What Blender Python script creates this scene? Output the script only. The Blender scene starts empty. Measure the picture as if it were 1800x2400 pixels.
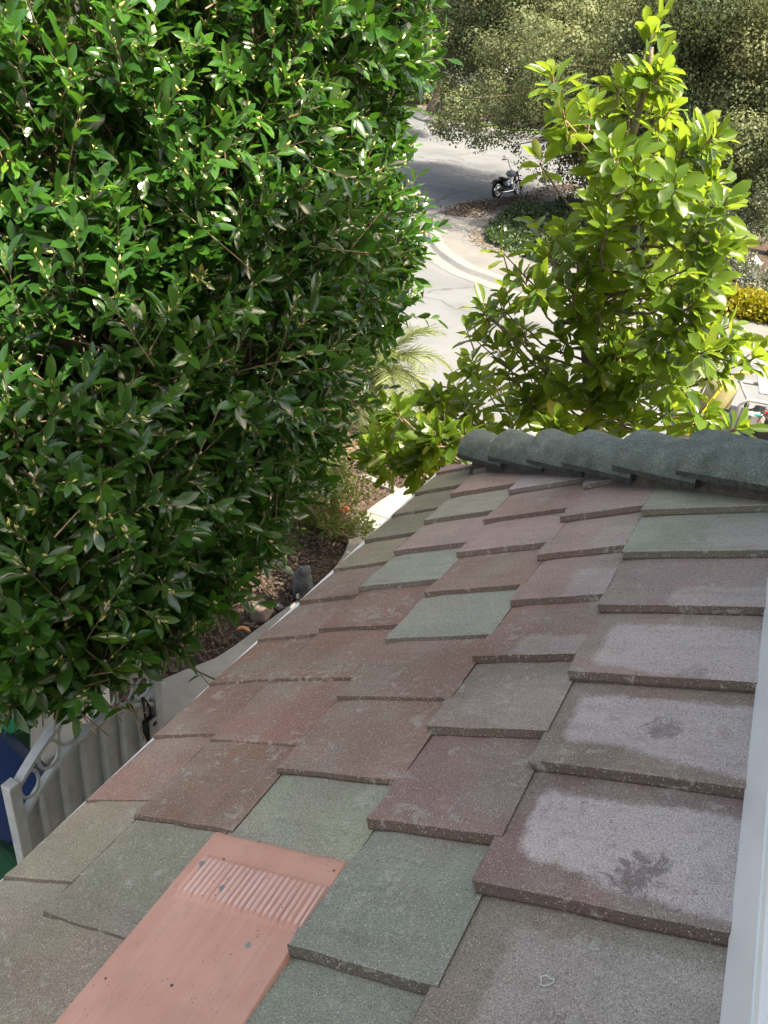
import bpy, bmesh, math, random
import numpy as np
from mathutils import Vector, Matrix

random.seed(7); np.random.seed(7)
RNG = np.random.default_rng(11)
R_ = math.radians
scene = bpy.context.scene
COL = scene.collection

# ------------------------------------------------------------------ camera
CAM = np.array([0.0, 0.0, 4.3])
YAW, PITCH, ROLL = R_(-23.3203), R_(29.9977), R_(6.8533)
FPX, CX, CY = 1803.0, 900.0, 1200.0          # focal length and centre for an 1800 x 2400 frame


def cam_axes():
    y, p, r = YAW, PITCH, ROLL
    F = np.array([math.sin(y) * math.cos(p), math.cos(y) * math.cos(p), -math.sin(p)])
    R0 = np.array([math.cos(y), -math.sin(y), 0.0])
    U0 = np.cross(R0, F)
    R = math.cos(r) * R0 + math.sin(r) * U0
    return R, np.cross(R, F), F


CR, CU, CF = cam_axes()
cd = bpy.data.cameras.new('camera')
cam = bpy.data.objects.new('camera', cd)
COL.objects.link(cam)
cam.matrix_world = Matrix(((CR[0], CU[0], -CF[0], CAM[0]), (CR[1], CU[1], -CF[1], CAM[1]),
                           (CR[2], CU[2], -CF[2], CAM[2]), (0, 0, 0, 1)))
cd.sensor_fit = 'VERTICAL'
cd.sensor_height = 34.6
cd.lens = 34.6 * FPX / 2400
cd.clip_start = 0.02
cd.clip_end = 1500
scene.camera = cam
scene.render.resolution_x, scene.render.resolution_y = 768, 1024

# ------------------------------------------------------------------ sky, sun, exposure
SUN_EL = 62.0
SUN_AZ = 101.0            # degrees from +Y towards +X
sd = np.array([math.sin(R_(SUN_AZ)) * math.cos(R_(SUN_EL)), math.cos(R_(SUN_AZ)) * math.cos(R_(SUN_EL)), math.sin(R_(SUN_EL))])
world = bpy.data.worlds.new('World')
scene.world = world
world.use_nodes = True
wn = world.node_tree
wn.nodes.clear()
sky = wn.nodes.new('ShaderNodeTexSky')
sky.sky_type = 'NISHITA'
sky.sun_disc = False
sky.sun_elevation = R_(SUN_EL)
sky.sun_rotation = R_(SUN_AZ)
sky.air_density = 1.0
sky.dust_density = 5.0
sky.ozone_density = 1.0
bgn = wn.nodes.new('ShaderNodeBackground')
bgn.inputs['Strength'].default_value = 0.15
wo = wn.nodes.new('ShaderNodeOutputWorld')
wn.links.new(sky.outputs[0], bgn.inputs[0])
wn.links.new(bgn.outputs[0], wo.inputs[0])
sl = bpy.data.lights.new('sun', 'SUN')
sl.energy = 4.0
sl.angle = R_(0.55)
sl.color = (1.0, 0.985, 0.955)
so = bpy.data.objects.new('sun', sl)
COL.objects.link(so)
so.rotation_euler = Vector(-sd).to_track_quat('-Z', 'Y').to_euler()
so.location = (8, 2, 14)
scene.view_settings.view_transform = 'Standard'
scene.view_settings.look = 'None'
scene.view_settings.gamma = 1.0
scene.view_settings.use_white_balance = True
scene.view_settings.white_balance_temperature = 8000
scene.view_settings.exposure = 1.74
scene.render.engine = 'CYCLES'
scene.cycles.max_bounces = 6
scene.cycles.transparent_max_bounces = 6


# ------------------------------------------------------------------ helpers
def ray(px, py):
    return CF + CR * ((px - CX) / FPX) - CU * ((py - CY) / FPX)


def at(px, py, Y):
    d = ray(px, py)
    return CAM + d * ((Y - CAM[1]) / d[1])


def pt(px, py, D):
    d = ray(px, py)
    return CAM + d / np.linalg.norm(d) * D


def bz(y):
    y = np.asarray(y, float)
    q = np.clip(y - 16.0, 0, 11.5)
    z = -0.3 + 0.0026 * q * q + 0.06 * np.clip(y - 27.5, 0, 40)
    return z


def gnd(px, py, dz=0.0, z=None):
    d = ray(px, py)
    if z is not None:
        return CAM + d * ((z - CAM[2]) / d[2])
    lo, hi = 1.0, 400.0
    for _ in range(60):
        m = 0.5 * (lo + hi)
        P = CAM + d * m
        if P[2] > bz(P[1]) + dz:
            lo = m
        else:
            hi = m
    return CAM + d * lo


def project(P):
    q = P - CAM
    z = q @ CF
    return CX + FPX * (q @ CR) / z, CY - FPX * (q @ CU) / z, z


def srgb(r, g, b):
    f = lambda c: (c / 255) / 12.92 if c / 255 <= 0.04045 else ((c / 255 + 0.055) / 1.055) ** 2.4
    return (f(r), f(g), f(b), 1.0)


def mesh_np(name, V, F, mat=None, smooth=False, tint=None):
    me = bpy.data.meshes.new(name)
    V = np.asarray(V, np.float32)
    F = np.asarray(F, np.int32)
    k = F.shape[1]
    me.vertices.add(len(V))
    me.vertices.foreach_set('co', V.ravel())
    me.loops.add(F.size)
    me.loops.foreach_set('vertex_index', F.ravel())
    me.polygons.add(len(F))
    me.polygons.foreach_set('loop_start', np.arange(0, F.size, k, dtype=np.int32))
    me.polygons.foreach_set('loop_total', np.full(len(F), k, np.int32))
    if smooth:
        me.polygons.foreach_set('use_smooth', np.ones(len(F), bool))
    me.update(calc_edges=True)
    if tint is not None:
        at_ = me.attributes.new('tint', 'FLOAT', 'POINT')
        at_.data.foreach_set('value', np.asarray(tint, np.float32))
    if mat:
        me.materials.append(mat)
    return me


def link(name, me, parent=None, loc=None):
    o = bpy.data.objects.new(name, me)
    COL.objects.link(o)
    if parent is not None:
        o.parent = parent
    if loc is not None:
        o.location = loc
    return o


def empty(name, loc=(0, 0, 0), rz=0.0):
    o = bpy.data.objects.new(name, None)
    o.empty_display_size = 0.2
    COL.objects.link(o)
    o.location = loc
    o.rotation_euler = (0, 0, rz)
    return o


def tag(o, label=None, cat=None, group=None, kind=None):
    if label: o['label'] = label
    if cat: o['category'] = cat
    if group: o['group'] = group
    if kind: o['kind'] = kind
    return o


class MB:
    """collects shapes, then builds ONE mesh object"""
    def __init__(self):
        self.v = []
        self.f = []

    def add(self, vs, fs):
        n = len(self.v)
        self.v += [tuple(float(c) for c in p) for p in vs]
        self.f += [tuple(i + n for i in f) for f in fs]
        return self

    def box(self, c, s, rot=None):
        c = Vector(c)
        M = rot if rot is not None else Matrix.Identity(3)
        vs = []
        for z in (-.5, .5):
            for y in (-.5, .5):
                for x in (-.5, .5):
                    vs.append(c + M @ Vector((x * s[0], y * s[1], z * s[2])))
        return self.add(vs, [(0, 2, 3, 1), (4, 5, 7, 6), (0, 1, 5, 4), (2, 6, 7, 3), (0, 4, 6, 2), (1, 3, 7, 5)])

    def tube(self, pts, rad, n=8, cap=True, closed=False):
        pts = [Vector(p) for p in pts]
        m = len(pts)
        rads = rad if hasattr(rad, '__len__') else [rad] * m
        rings = []
        prev = None
        for i in range(m):
            if closed:
                t = pts[(i + 1) % m] - pts[i - 1]
            else:
                t = pts[min(i + 1, m - 1)] - pts[max(i - 1, 0)]
            t = t.normalized()
            if prev is None:
                a = t.orthogonal().normalized()
            else:
                a = (prev - t * prev.dot(t))
                a = a.normalized() if a.length > 1e-6 else t.orthogonal().normalized()
            prev = a
            b = t.cross(a)
            rings.append([pts[i] + (a * math.cos(2 * math.pi * k / n) + b * math.sin(2 * math.pi * k / n)) * rads[i] for k in range(n)])
        vs = [p for r in rings for p in r]
        fs = []
        for i in range(m if closed else m - 1):
            j = (i + 1) % m
            for k in range(n):
                k2 = (k + 1) % n
                fs.append((i * n + k, i * n + k2, j * n + k2, j * n + k))
        if cap and not closed:
            fs.append(tuple(reversed(range(n))))
            fs.append(tuple((m - 1) * n + k for k in range(n)))
        return self.add(vs, fs)

    def lathe(self, prof, axis_p, axis_d, n=20):
        """prof: list of (r, h) along axis"""
        d = Vector(axis_d).normalized()
        a = d.orthogonal().normalized()
        b = d.cross(a)
        o = Vector(axis_p)
        vs = []
        for r, h in prof:
            for k in range(n):
                t = 2 * math.pi * k / n
                vs.append(o + d * h + (a * math.cos(t) + b * math.sin(t)) * r)
        fs = []
        for i in range(len(prof) - 1):
            for k in range(n):
                k2 = (k + 1) % n
                fs.append((i * n + k, i * n + k2, (i + 1) * n + k2, (i + 1) * n + k))
        return self.add(vs, fs)

    def ell(self, c, r, rot=None, n=10, m=7, jit=0.0, seed=0):
        rg = random.Random(seed)
        M = rot if rot is not None else Matrix.Identity(3)
        c = Vector(c)
        vs = [c + M @ Vector((0, 0, -r[2]))]
        for i in range(1, m):
            ph = -math.pi / 2 + math.pi * i / m
            for k in range(n):
                th = 2 * math.pi * k / n
                q = 1 + rg.uniform(-jit, jit)
                vs.append(c + M @ Vector((r[0] * math.cos(ph) * math.cos(th) * q, r[1] * math.cos(ph) * math.sin(th) * q, r[2] * math.sin(ph) * q)))
        vs.append(c + M @ Vector((0, 0, r[2])))
        fs = []
        for k in range(n):
            fs.append((0, 1 + (k + 1) % n, 1 + k))
            for i in range(m - 2):
                fs.append((1 + i * n + k, 1 + i * n + (k + 1) % n, 1 + (i + 1) * n + (k + 1) % n, 1 + (i + 1) * n + k))
            fs.append((1 + (m - 2) * n + k, 1 + (m - 2) * n + (k + 1) % n, len(vs) - 1))
        return self.add(vs, fs)

    def build(self, name, mat=None, parent=None, loc=None, smooth=False, bevel=0.0):
        me = bpy.data.meshes.new(name)
        me.from_pydata(self.v, [], self.f)
        if smooth:
            me.polygons.foreach_set('use_smooth', np.ones(len(me.polygons), bool))
        me.update()
        if mat: me.materials.append(mat)
        o = link(name, me, parent, loc)
        if bevel:
            b = o.modifiers.new('bevel', 'BEVEL')
            b.width = bevel
            b.segments = 2
            b.limit_method = 'ANGLE'
        return o


# ------------------------------------------------------------------ materials
def nodes_of(m):
    m.use_nodes = True
    nt = m.node_tree
    return nt, nt.nodes, nt.links, nt.nodes['Principled BSDF']


def ramp(nt, fac, stops):
    r = nt.nodes.new('ShaderNodeValToRGB')
    el = r.color_ramp.elements
    while len(el) < len(stops): el.new(0.5)
    for e, (p, c) in zip(el, stops):
        e.position = p
        e.color = c if len(c) == 4 else (*c, 1)
    nt.links.new(fac, r.inputs[0])
    return r.outputs[0]


def noise(nt, scale, detail=4, rough=0.6, coord=None, dist=0.0):
    n = nt.nodes.new('ShaderNodeTexNoise')
    n.inputs['Scale'].default_value = scale
    n.inputs['Detail'].default_value = detail
    n.inputs['Roughness'].default_value = rough
    n.inputs['Distortion'].default_value = dist
    if coord is not None: nt.links.new(coord, n.inputs['Vector'])
    return n.outputs['Fac']


def mixc(nt, fac, a, b, mode='MIX'):
    m = nt.nodes.new('ShaderNodeMix')
    m.data_type = 'RGBA'
    m.blend_type = mode
    for s, v in ((m.inputs['Factor'], fac), (m.inputs[6], a), (m.inputs[7], b)):
        if hasattr(v, 'is_output'):
            nt.links.new(v, s)
        else:
            s.default_value = v if not isinstance(v, tuple) or len(v) == 4 else (*v, 1)
    return m.outputs[2]


def math_(nt, op, a, b=None, c=None):
    m = nt.nodes.new('ShaderNodeMath')
    m.operation = op
    for i, v in enumerate((a, b, c)):
        if v is None: continue
        if hasattr(v, 'is_output'):
            nt.links.new(v, m.inputs[i])
        else:
            m.inputs[i].default_value = v
    return m.outputs[0]


def bump(nt, h, strength=0.3, dist=0.01):
    b = nt.nodes.new('ShaderNodeBump')
    b.inputs['Strength'].default_value = strength
    b.inputs['Distance'].default_value = dist
    nt.links.new(h, b.inputs['Height'])
    return b.outputs[0]


def geo_pos(nt):
    return nt.nodes.new('ShaderNodeNewGeometry').outputs['Position']


def obj_co(nt):
    return nt.nodes.new('ShaderNodeTexCoord').outputs['Object']


def simple(name, col, rough=0.6, metal=0.0, var=0.0, vscale=8.0, bumps=0.0, bscale=60.0, spec=0.5):
    m = bpy.data.materials.new(name)
    nt, N, L, P = nodes_of(m)
    c = (*col[:3], 1)
    P.inputs['Roughness'].default_value = rough
    P.inputs['Metallic'].default_value = metal
    P.inputs['Specular IOR Level'].default_value = spec
    if var:
        co = geo_pos(nt)
        n = noise(nt, vscale, 5, 0.65, co)
        lo = tuple(max(0, x * (1 - var)) for x in col[:3])
        hi = tuple(min(1, x * (1 + var)) for x in col[:3])
        L.new(ramp(nt, n, [(0.3, lo), (0.7, hi)]), P.inputs['Base Color'])
    else:
        P.inputs['Base Color'].default_value = c
    if bumps:
        L.new(bump(nt, noise(nt, bscale, 4, 0.6, geo_pos(nt)), bumps, 0.01), P.inputs['Normal'])
    return m


def leaf_mat(name, stops, under, rough=0.3, trans=0.35, tcol=(0.25, 0.4, 0.03), spec=0.5, coat=0.0):
    """stops: ramp over the per-leaf 'tint' attribute; under: colour of the underside"""
    m = bpy.data.materials.new(name)
    nt, N, L, P = nodes_of(m)
    a = N.new('ShaderNodeAttribute')
    a.attribute_name = 'tint'
    col = ramp(nt, a.outputs['Fac'], stops)
    n = noise(nt, 25, 2, 0.5, geo_pos(nt))
    col = mixc(nt, math_(nt, 'MULTIPLY', n, 0.35), col, (0.02, 0.045, 0.012, 1))
    g = N.new('ShaderNodeNewGeometry')
    c2 = mixc(nt, g.outputs['Backfacing'], col, mixc(nt, 0.55, col, under))
    L.new(c2, P.inputs['Base Color'])
    P.inputs['Specular IOR Level'].default_value = spec
    rr = math_(nt, 'MULTIPLY_ADD', g.outputs['Backfacing'], 0.35, rough)
    L.new(rr, P.inputs['Roughness'])
    if coat:
        P.inputs['Coat Weight'].default_value = coat
        P.inputs['Coat Roughness'].default_value = 0.2
    t = N.new('ShaderNodeBsdfTranslucent')
    L.new(mixc(nt, 0.5, col, (*tcol, 1)), t.inputs['Color'])
    mx = N.new('ShaderNodeMixShader')
    mx.inputs[0].default_value = trans
    L.new(P.outputs[0], mx.inputs[1])
    L.new(t.outputs[0], mx.inputs[2])
    L.new(mx.outputs[0], N['Material Output'].inputs[0])
    return m


M = {}
M['bark'] = simple('bark', (0.16, 0.13, 0.10), 0.9, var=0.4, vscale=14, bumps=0.6, bscale=50)
M['twig'] = simple('twig', (0.26, 0.17, 0.11), 0.8, var=0.4, vscale=20)
M['white_metal'] = simple('white_metal', (0.72, 0.77, 0.80), 0.4, var=0.05, vscale=6)
M['white_frame'] = simple('white_frame', (0.78, 0.82, 0.82), 0.45, var=0.05, vscale=5)
M['stucco'] = simple('stucco', (0.62, 0.60, 0.55), 0.9, var=0.12, vscale=3, bumps=0.4, bscale=120)
M['stucco_wall'] = simple('stucco_wall', (0.60, 0.60, 0.56), 0.9, var=0.22, vscale=2.2, bumps=0.4, bscale=140)
M['gate_paint'] = simple('gate_paint', (0.45, 0.485, 0.50), 0.5, var=0.16, vscale=14, bumps=0.15, bscale=160)
M['gate_panel'] = simple('gate_panel', (0.42, 0.44, 0.44), 0.6, var=0.2, vscale=7, bumps=0.1, bscale=100)
M['black'] = simple('black', (0.012, 0.012, 0.013), 0.45)
M['rubber'] = simple('rubber', (0.018, 0.018, 0.019), 0.8)
M['chrome'] = simple('chrome', (0.75, 0.76, 0.78), 0.18, metal=1.0)
M['tank_sky_tone'] = simple('tank_sky_tone', (0.24, 0.30, 0.36), 0.2)  # blue-grey of the reflected sky is put into the tank colour
M['glass_dark'] = simple('glass_dark', (0.03, 0.035, 0.04), 0.08)


def tile_material(edge=False):
    m = bpy.data.materials.new('concrete_tile_edge' if edge else 'concrete_tile')
    nt, N, L, P = nodes_of(m)
    co = obj_co(nt)
    gp = geo_pos(nt)
    oi = N.new('ShaderNodeObjectInfo')
    base = oi.outputs['Color']

    def oattr(n):
        a = N.new('ShaderNodeAttribute')
        a.attribute_type = 'OBJECT'
        a.attribute_name = n
        return a.outputs['Fac']
    # weathering blotches: drift towards grey-olive or rust
    n1 = noise(nt, 4.2, 5, 0.62, gp)
    tone = ramp(nt, noise(nt, 2.3, 3, 0.6, gp), [(0.40, (0.29, 0.295, 0.24)), (0.52, (0.32, 0.295, 0.25)), (0.62, (0.34, 0.245, 0.21))])
    c = mixc(nt, math_(nt, 'MULTIPLY', ramp(nt, n1, [(0.42, (0, 0, 0)), (0.66, (1, 1, 1))]), 0.62), base, tone)
    n2 = noise(nt, 9.0, 4, 0.6, gp, 0.6)
    c = mixc(nt, math_(nt, 'MULTIPLY', ramp(nt, n2, [(0.50, (0, 0, 0)), (0.75, (1, 1, 1))]), 0.35), c, mixc(nt, 1.0, base, (1.45, 1.35, 1.35, 1), 'MULTIPLY'))
    # pale patch with its own outline
    sx = N.new('ShaderNodeSeparateXYZ')
    L.new(co, sx.inputs[0])
    nd = N.new('ShaderNodeTexNoise')
    nd.inputs['Scale'].default_value = 9
    nd.inputs['Detail'].default_value = 5
    L.new(gp, nd.inputs['Vector'])
    wob = math_(nt, 'MULTIPLY_ADD', nd.outputs['Fac'], 0.05, -0.025)
    u = math_(nt, 'ADD', sx.outputs[1], wob)
    w = math_(nt, 'ADD', sx.outputs[0], wob)
    # lower bound on u rises towards the eave-side corner: u > lo - slope*w
    w2 = math_(nt, 'MULTIPLY_ADD', noise(nt, 48, 4, 0.65, gp), 0.034, -0.017)
    u = math_(nt, 'ADD', u, w2)
    w = math_(nt, 'SUBTRACT', w, w2)
    lo = math_(nt, 'ADD', u, math_(nt, 'MULTIPLY', w, 0.20))
    e1 = math_(nt, 'SUBTRACT', lo, oattr('patch_u0'))
    e2 = math_(nt, 'SUBTRACT', oattr('patch_u1'), u)
    e3 = math_(nt, 'SUBTRACT', w, oattr('patch_w0'))
    e = math_(nt, 'SMOOTH_MIN', math_(nt, 'SMOOTH_MIN', e1, e2, 0.05), e3, 0.05)
    pm = ramp(nt, math_(nt, 'MULTIPLY_ADD', e, 26.0, 0.72), [(0.25, (0, 0, 0)), (0.72, (1, 1, 1))])
    n3 = noise(nt, 22, 5, 0.7, gp, 0.4)
    brk = ramp(nt, n3, [(0.26, (0.35, 0.35, 0.35)), (0.46, (1, 1, 1))])
    pm = math_(nt, 'MULTIPLY', math_(nt, 'MULTIPLY', pm, brk), oattr('patch'))
    c = mixc(nt, pm, c, (0.50, 0.435, 0.42, 1))
    mott = ramp(nt, noise(nt, 75, 3, 0.7, gp), [(0.56, (0, 0, 0)), (0.68, (1, 1, 1))])
    mreg = ramp(nt, noise(nt, 11, 2, 0.5, gp), [(0.48, (0, 0, 0)), (0.62, (1, 1, 1))])
    c = mixc(nt, math_(nt, 'MULTIPLY', math_(nt, 'MULTIPLY', mott, mreg), math_(nt, 'MULTIPLY_ADD', pm, 0.45, 0.20)), c, (0.10, 0.085, 0.075, 1))
    # dark blotch inside the patch
    du = math_(nt, 'SUBTRACT', math_(nt, 'ADD', u, wob), oattr('blot_u'))
    dw = math_(nt, 'SUBTRACT', math_(nt, 'SUBTRACT', w, wob), oattr('blot_w'))
    rr = math_(nt, 'SQRT', math_(nt, 'ADD', math_(nt, 'MULTIPLY', du, du), math_(nt, 'MULTIPLY', dw, dw)))
    n4 = noise(nt, 20, 5, 0.72, gp, 1.4)
    bm = ramp(nt, math_(nt, 'ADD', math_(nt, 'MULTIPLY', rr, 3.75), math_(nt, 'MULTIPLY', n4, 0.85)), [(0.52, (1, 1, 1)), (0.60, (0, 0, 0))])
    c = mixc(nt, math_(nt, 'MULTIPLY', math_(nt, 'MULTIPLY', bm, oattr('blot')), 0.75), c, (0.185, 0.140, 0.132, 1))
    if edge:                                  # edge faces: darker, browner version of the tile colour
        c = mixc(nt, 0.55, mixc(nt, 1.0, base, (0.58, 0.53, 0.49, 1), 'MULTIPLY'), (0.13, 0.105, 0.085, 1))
    # weather that ignores the joints: soot runs and pale lichen crusts
    big = noise(nt, 1.7, 4, 0.6, gp)
    c = mixc(nt, 1.0, c, ramp(nt, big, [(0.30, (0.78, 0.77, 0.75)), (0.5, (1, 1, 1)), (0.70, (1.14, 1.13, 1.10))]), 'MULTIPLY')
    mp_ = N.new('ShaderNodeMapping')
    mp_.inputs['Scale'].default_value = (3.0, 26.0, 3.0)
    L.new(gp, mp_.inputs[0])
    run = ramp(nt, noise(nt, 1.0, 4, 0.65, mp_.outputs[0], 0.3), [(0.52, (0, 0, 0)), (0.72, (1, 1, 1))])
    c = mixc(nt, math_(nt, 'MULTIPLY', run, 0.28), c, (0.14, 0.125, 0.105, 1))
    lic = ramp(nt, math_(nt, 'ADD', noise(nt, 30, 5, 0.7, gp, 0.8), math_(nt, 'MULTIPLY', noise(nt, 5, 2, 0.5, gp), 0.35)), [(0.76, (0, 0, 0)), (0.82, (1, 1, 1))])
    c = mixc(nt, math_(nt, 'MULTIPLY', lic, 0.45), c, (0.42, 0.42, 0.36, 1))
    # sand grain: dark pores, pale quartz
    g1 = noise(nt, 340, 2, 0.85, gp)
    c = mixc(nt, 1.0, c, ramp(nt, g1, [(0.28, (0.42, 0.42, 0.42)), (0.5, (0.98, 0.98, 0.98)), (0.72, (1.5, 1.5, 1.5))]), 'MULTIPLY')
    v = N.new('ShaderNodeTexVoronoi')
    v.inputs['Scale'].default_value = 270
    L.new(gp, v.inputs['Vector'])
    vs = N.new('ShaderNodeSeparateColor')
    L.new(v.outputs['Color'], vs.inputs[0])
    pick = math_(nt, 'GREATER_THAN', vs.outputs[0], 0.85)
    near = math_(nt, 'LESS_THAN', v.outputs['Distance'], 0.30)
    qm = math_(nt, 'MULTIPLY', pick, near)
    c = mixc(nt, math_(nt, 'MULTIPLY', qm, 0.62), c, (0.78, 0.75, 0.70, 1))
    pick2 = math_(nt, 'LESS_THAN', vs.outputs[1], 0.10)
    c = mixc(nt, math_(nt, 'MULTIPLY', math_(nt, 'MULTIPLY', pick2, near), 0.7), c, (0.025, 0.022, 0.02, 1))
    L.new(c, P.inputs['Base Color'])
    P.inputs['Roughness'].default_value = 0.85
    P.inputs['Specular IOR Level'].default_value = 0.35
    hb = math_(nt, 'ADD', g1, math_(nt, 'MULTIPLY', noise(nt, 60, 4, 0.6, gp), 0.8))
    L.new(bump(nt, hb, 0.55, 0.004), P.inputs['Normal'])
    return m


M['tile'] = tile_material()
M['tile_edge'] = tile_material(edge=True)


def hip_material():
    m = bpy.data.materials.new('hip_tile_glaze')
    nt, N, L, P = nodes_of(m)
    gp = geo_pos(nt)
    n1 = noise(nt, 14, 5, 0.65, gp)
    c = ramp(nt, n1, [(0.3, (0.085, 0.110, 0.094)), (0.6, (0.160, 0.192, 0.168)), (0.78, (0.29, 0.325, 0.295))])
    g1 = noise(nt, 190, 2, 0.85, gp)
    c = mixc(nt, 1.0, c, ramp(nt, g1, [(0.27, (0.35, 0.35, 0.35)), (0.5, (1, 1, 1)), (0.73, (1.7, 1.7, 1.7))]), 'MULTIPLY')
    L.new(c, P.inputs['Base Color'])
    P.inputs['Roughness'].default_value = 0.75
    L.new(bump(nt, math_(nt, 'ADD', g1, noise(nt, 40, 4, 0.6, gp)), 0.6, 0.005), P.inputs['Normal'])
    return m


M['hip'] = hip_material()


def pink_material():
    m = bpy.data.materials.new('pink_clay')
    nt, N, L, P = nodes_of(m)
    gp = geo_pos(nt)
    co = obj_co(nt)
    n1 = noise(nt, 7, 5, 0.6, gp)
    c = ramp(nt, n1, [(0.3, (0.54, 0.270, 0.195)), (0.7, (0.66, 0.355, 0.265))])
    sx = N.new('ShaderNodeMapping')
    sx.inputs['Scale'].default_value = (160, 3, 3)
    L.new(co, sx.inputs[0])
    n2 = noise(nt, 1.0, 3, 0.6, sx.outputs[0])
    c = mixc(nt, math_(nt, 'MULTIPLY', ramp(nt, n2, [(0.45, (0, 0, 0)), (0.75, (1, 1, 1))]), 0.25), c, (0.68, 0.50, 0.46, 1))
    n3 = noise(nt, 18, 5, 0.65, gp)
    c = mixc(nt, math_(nt, 'MULTIPLY', ramp(nt, n3, [(0.52, (0, 0, 0)), (0.75, (1, 1, 1))]), 0.4), c, (0.40, 0.27, 0.20, 1))
    sxyz = N.new('ShaderNodeSeparateXYZ')
    L.new(co, sxyz.inputs[0])
    hh = math_(nt, 'MULTIPLY_ADD', sxyz.outputs[0], 0.075, sxyz.outputs[2])
    crest_light = math_(nt, 'MULTIPLY', ramp(nt, math_(nt, 'MULTIPLY', math_(nt, 'SUBTRACT', hh, 0.005), 50.0), [(0.62, (0, 0, 0)), (0.78, (1, 1, 1))]), ramp(nt, n2, [(0.35, (0.25, 0.25, 0.25)), (0.6, (1, 1, 1))]))
    c = mixc(nt, math_(nt, 'MULTIPLY', crest_light, 0.8), c, (0.80, 0.62, 0.58, 1))  # highlight along the rib crests painted in as paler colour
    # grey chips and dark pits
    for sc, th, colr, dist in ((24, 0.93, (0.24, 0.25, 0.25, 1), 0.20), (46, 0.925, (0.06, 0.04, 0.03, 1), 0.19), (150, 0.90, (0.22, 0.13, 0.10, 1), 0.22)):
        v = N.new('ShaderNodeTexVoronoi')
        v.inputs['Scale'].default_value = sc
        L.new(gp, v.inputs['Vector'])
        s = N.new('ShaderNodeSeparateColor')
        L.new(v.outputs['Color'], s.inputs[0])
        k = math_(nt, 'MULTIPLY', math_(nt, 'GREATER_THAN', s.outputs[0], th), math_(nt, 'LESS_THAN', math_(nt, 'ADD', v.outputs['Distance'], math_(nt, 'MULTIPLY', noise(nt, 70, 4, 0.7, gp), 0.42)), dist + 0.18))
        c = mixc(nt, k, c, colr)
    L.new(c, P.inputs['Base Color'])
    P.inputs['Roughness'].default_value = 0.5
    L.new(bump(nt, noise(nt, 90, 4, 0.6, gp), 0.15, 0.004), P.inputs['Normal'])
    return m


M['pink'] = pink_material()


def ground_mat(name, stops, scale, fine=60, rough=0.95, bumps=0.5, fine_amt=0.5):
    m = bpy.data.materials.new(name)
    nt, N, L, P = nodes_of(m)
    gp = geo_pos(nt)
    c = ramp(nt, noise(nt, scale, 6, 0.6, gp), stops)
    g = noise(nt, fine, 3, 0.75, gp)
    lo = 1 - fine_amt
    c = mixc(nt, 1.0, c, ramp(nt, g, [(0.3, (lo, lo, lo)), (0.7, (2 - lo, 2 - lo, 2 - lo))]), 'MULTIPLY')
    L.new(c, P.inputs['Base Color'])
    P.inputs['Roughness'].default_value = rough
    P.inputs['Specular IOR Level'].default_value = 0.25
    L.new(bump(nt, g, bumps, 0.02), P.inputs['Normal'])
    return m


M['asphalt'] = ground_mat('asphalt', [(0.3, (0.092, 0.099, 0.105)), (0.5, (0.117, 0.126, 0.132)), (0.7, (0.130, 0.139, 0.146))], 0.5, 90, 0.9, 0.2, 0.18)
nt = M['asphalt'].node_tree
P_ = nt.nodes['Principled BSDF']
src = P_.inputs['Base Color'].links[0].from_socket
gp_ = geo_pos(nt)
wp = nt.nodes.new('ShaderNodeVectorMath')
wp.operation = 'MULTIPLY_ADD'
nz = nt.nodes.new('ShaderNodeTexNoise')
nz.inputs['Scale'].default_value = 1.2
nt.links.new(gp_, nz.inputs['Vector'])
nt.links.new(nz.outputs['Color'], wp.inputs[0])
wp.inputs[1].default_value = (0.9, 0.9, 0.9)
nt.links.new(gp_, wp.inputs[2])
vc = nt.nodes.new('ShaderNodeTexVoronoi')
vc.feature = 'DISTANCE_TO_EDGE'
vc.inputs['Scale'].default_value = 0.22
nt.links.new(wp.outputs[0], vc.inputs['Vector'])
crack = ramp(nt, vc.outputs['Distance'], [(0.004, (1, 1, 1)), (0.012, (0, 0, 0))])
stn = ramp(nt, noise(nt, 0.9, 4, 0.6, gp_), [(0.58, (0, 0, 0)), (0.72, (1, 1, 1))])
cc = mixc(nt, math_(nt, 'MULTIPLY', crack, 0.55), src, (0.045, 0.047, 0.05, 1))
cc = mixc(nt, math_(nt, 'MULTIPLY', stn, 0.30), cc, (0.075, 0.078, 0.08, 1))
nt.links.new(cc, P_.inputs['Base Color'])
M['concrete'] = ground_mat('concrete', [(0.3, (0.108, 0.110, 0.106)), (0.7, (0.150, 0.151, 0.146))], 0.9, 70, 0.9, 0.2, 0.15)
M['kerb'] = ground_mat('kerb_concrete', [(0.3, (0.138, 0.142, 0.140)), (0.7, (0.182, 0.186, 0.184))], 1.2, 70, 0.9, 0.2, 0.15)
M['walk'] = ground_mat('walk_concrete', [(0.3, (0.19, 0.185, 0.16)), (0.7, (0.27, 0.265, 0.24))], 3.5, 160, 0.9, 0.2, 0.22)
M['mulch'] = ground_mat('mulch_soil', [(0.3, (0.040, 0.029, 0.021)), (0.7, (0.085, 0.062, 0.045))], 6, 60, 0.95, 0.9, 0.6)
M['soil'] = ground_mat('dry_soil', [(0.3, (0.12, 0.09, 0.06)), (0.7, (0.20, 0.155, 0.105))], 1.0, 30, 0.95, 0.6, 0.35)
M['lawn'] = ground_mat('lawn', [(0.3, (0.06, 0.12, 0.02)), (0.7, (0.11, 0.18, 0.03))], 1.5, 40, 0.95, 0.6, 0.5)
M['boulder'] = ground_mat('boulder_stone', [(0.3, (0.055, 0.06, 0.065)), (0.7, (0.15, 0.16, 0.17))], 12, 90, 0.85, 0.7, 0.4)
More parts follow.
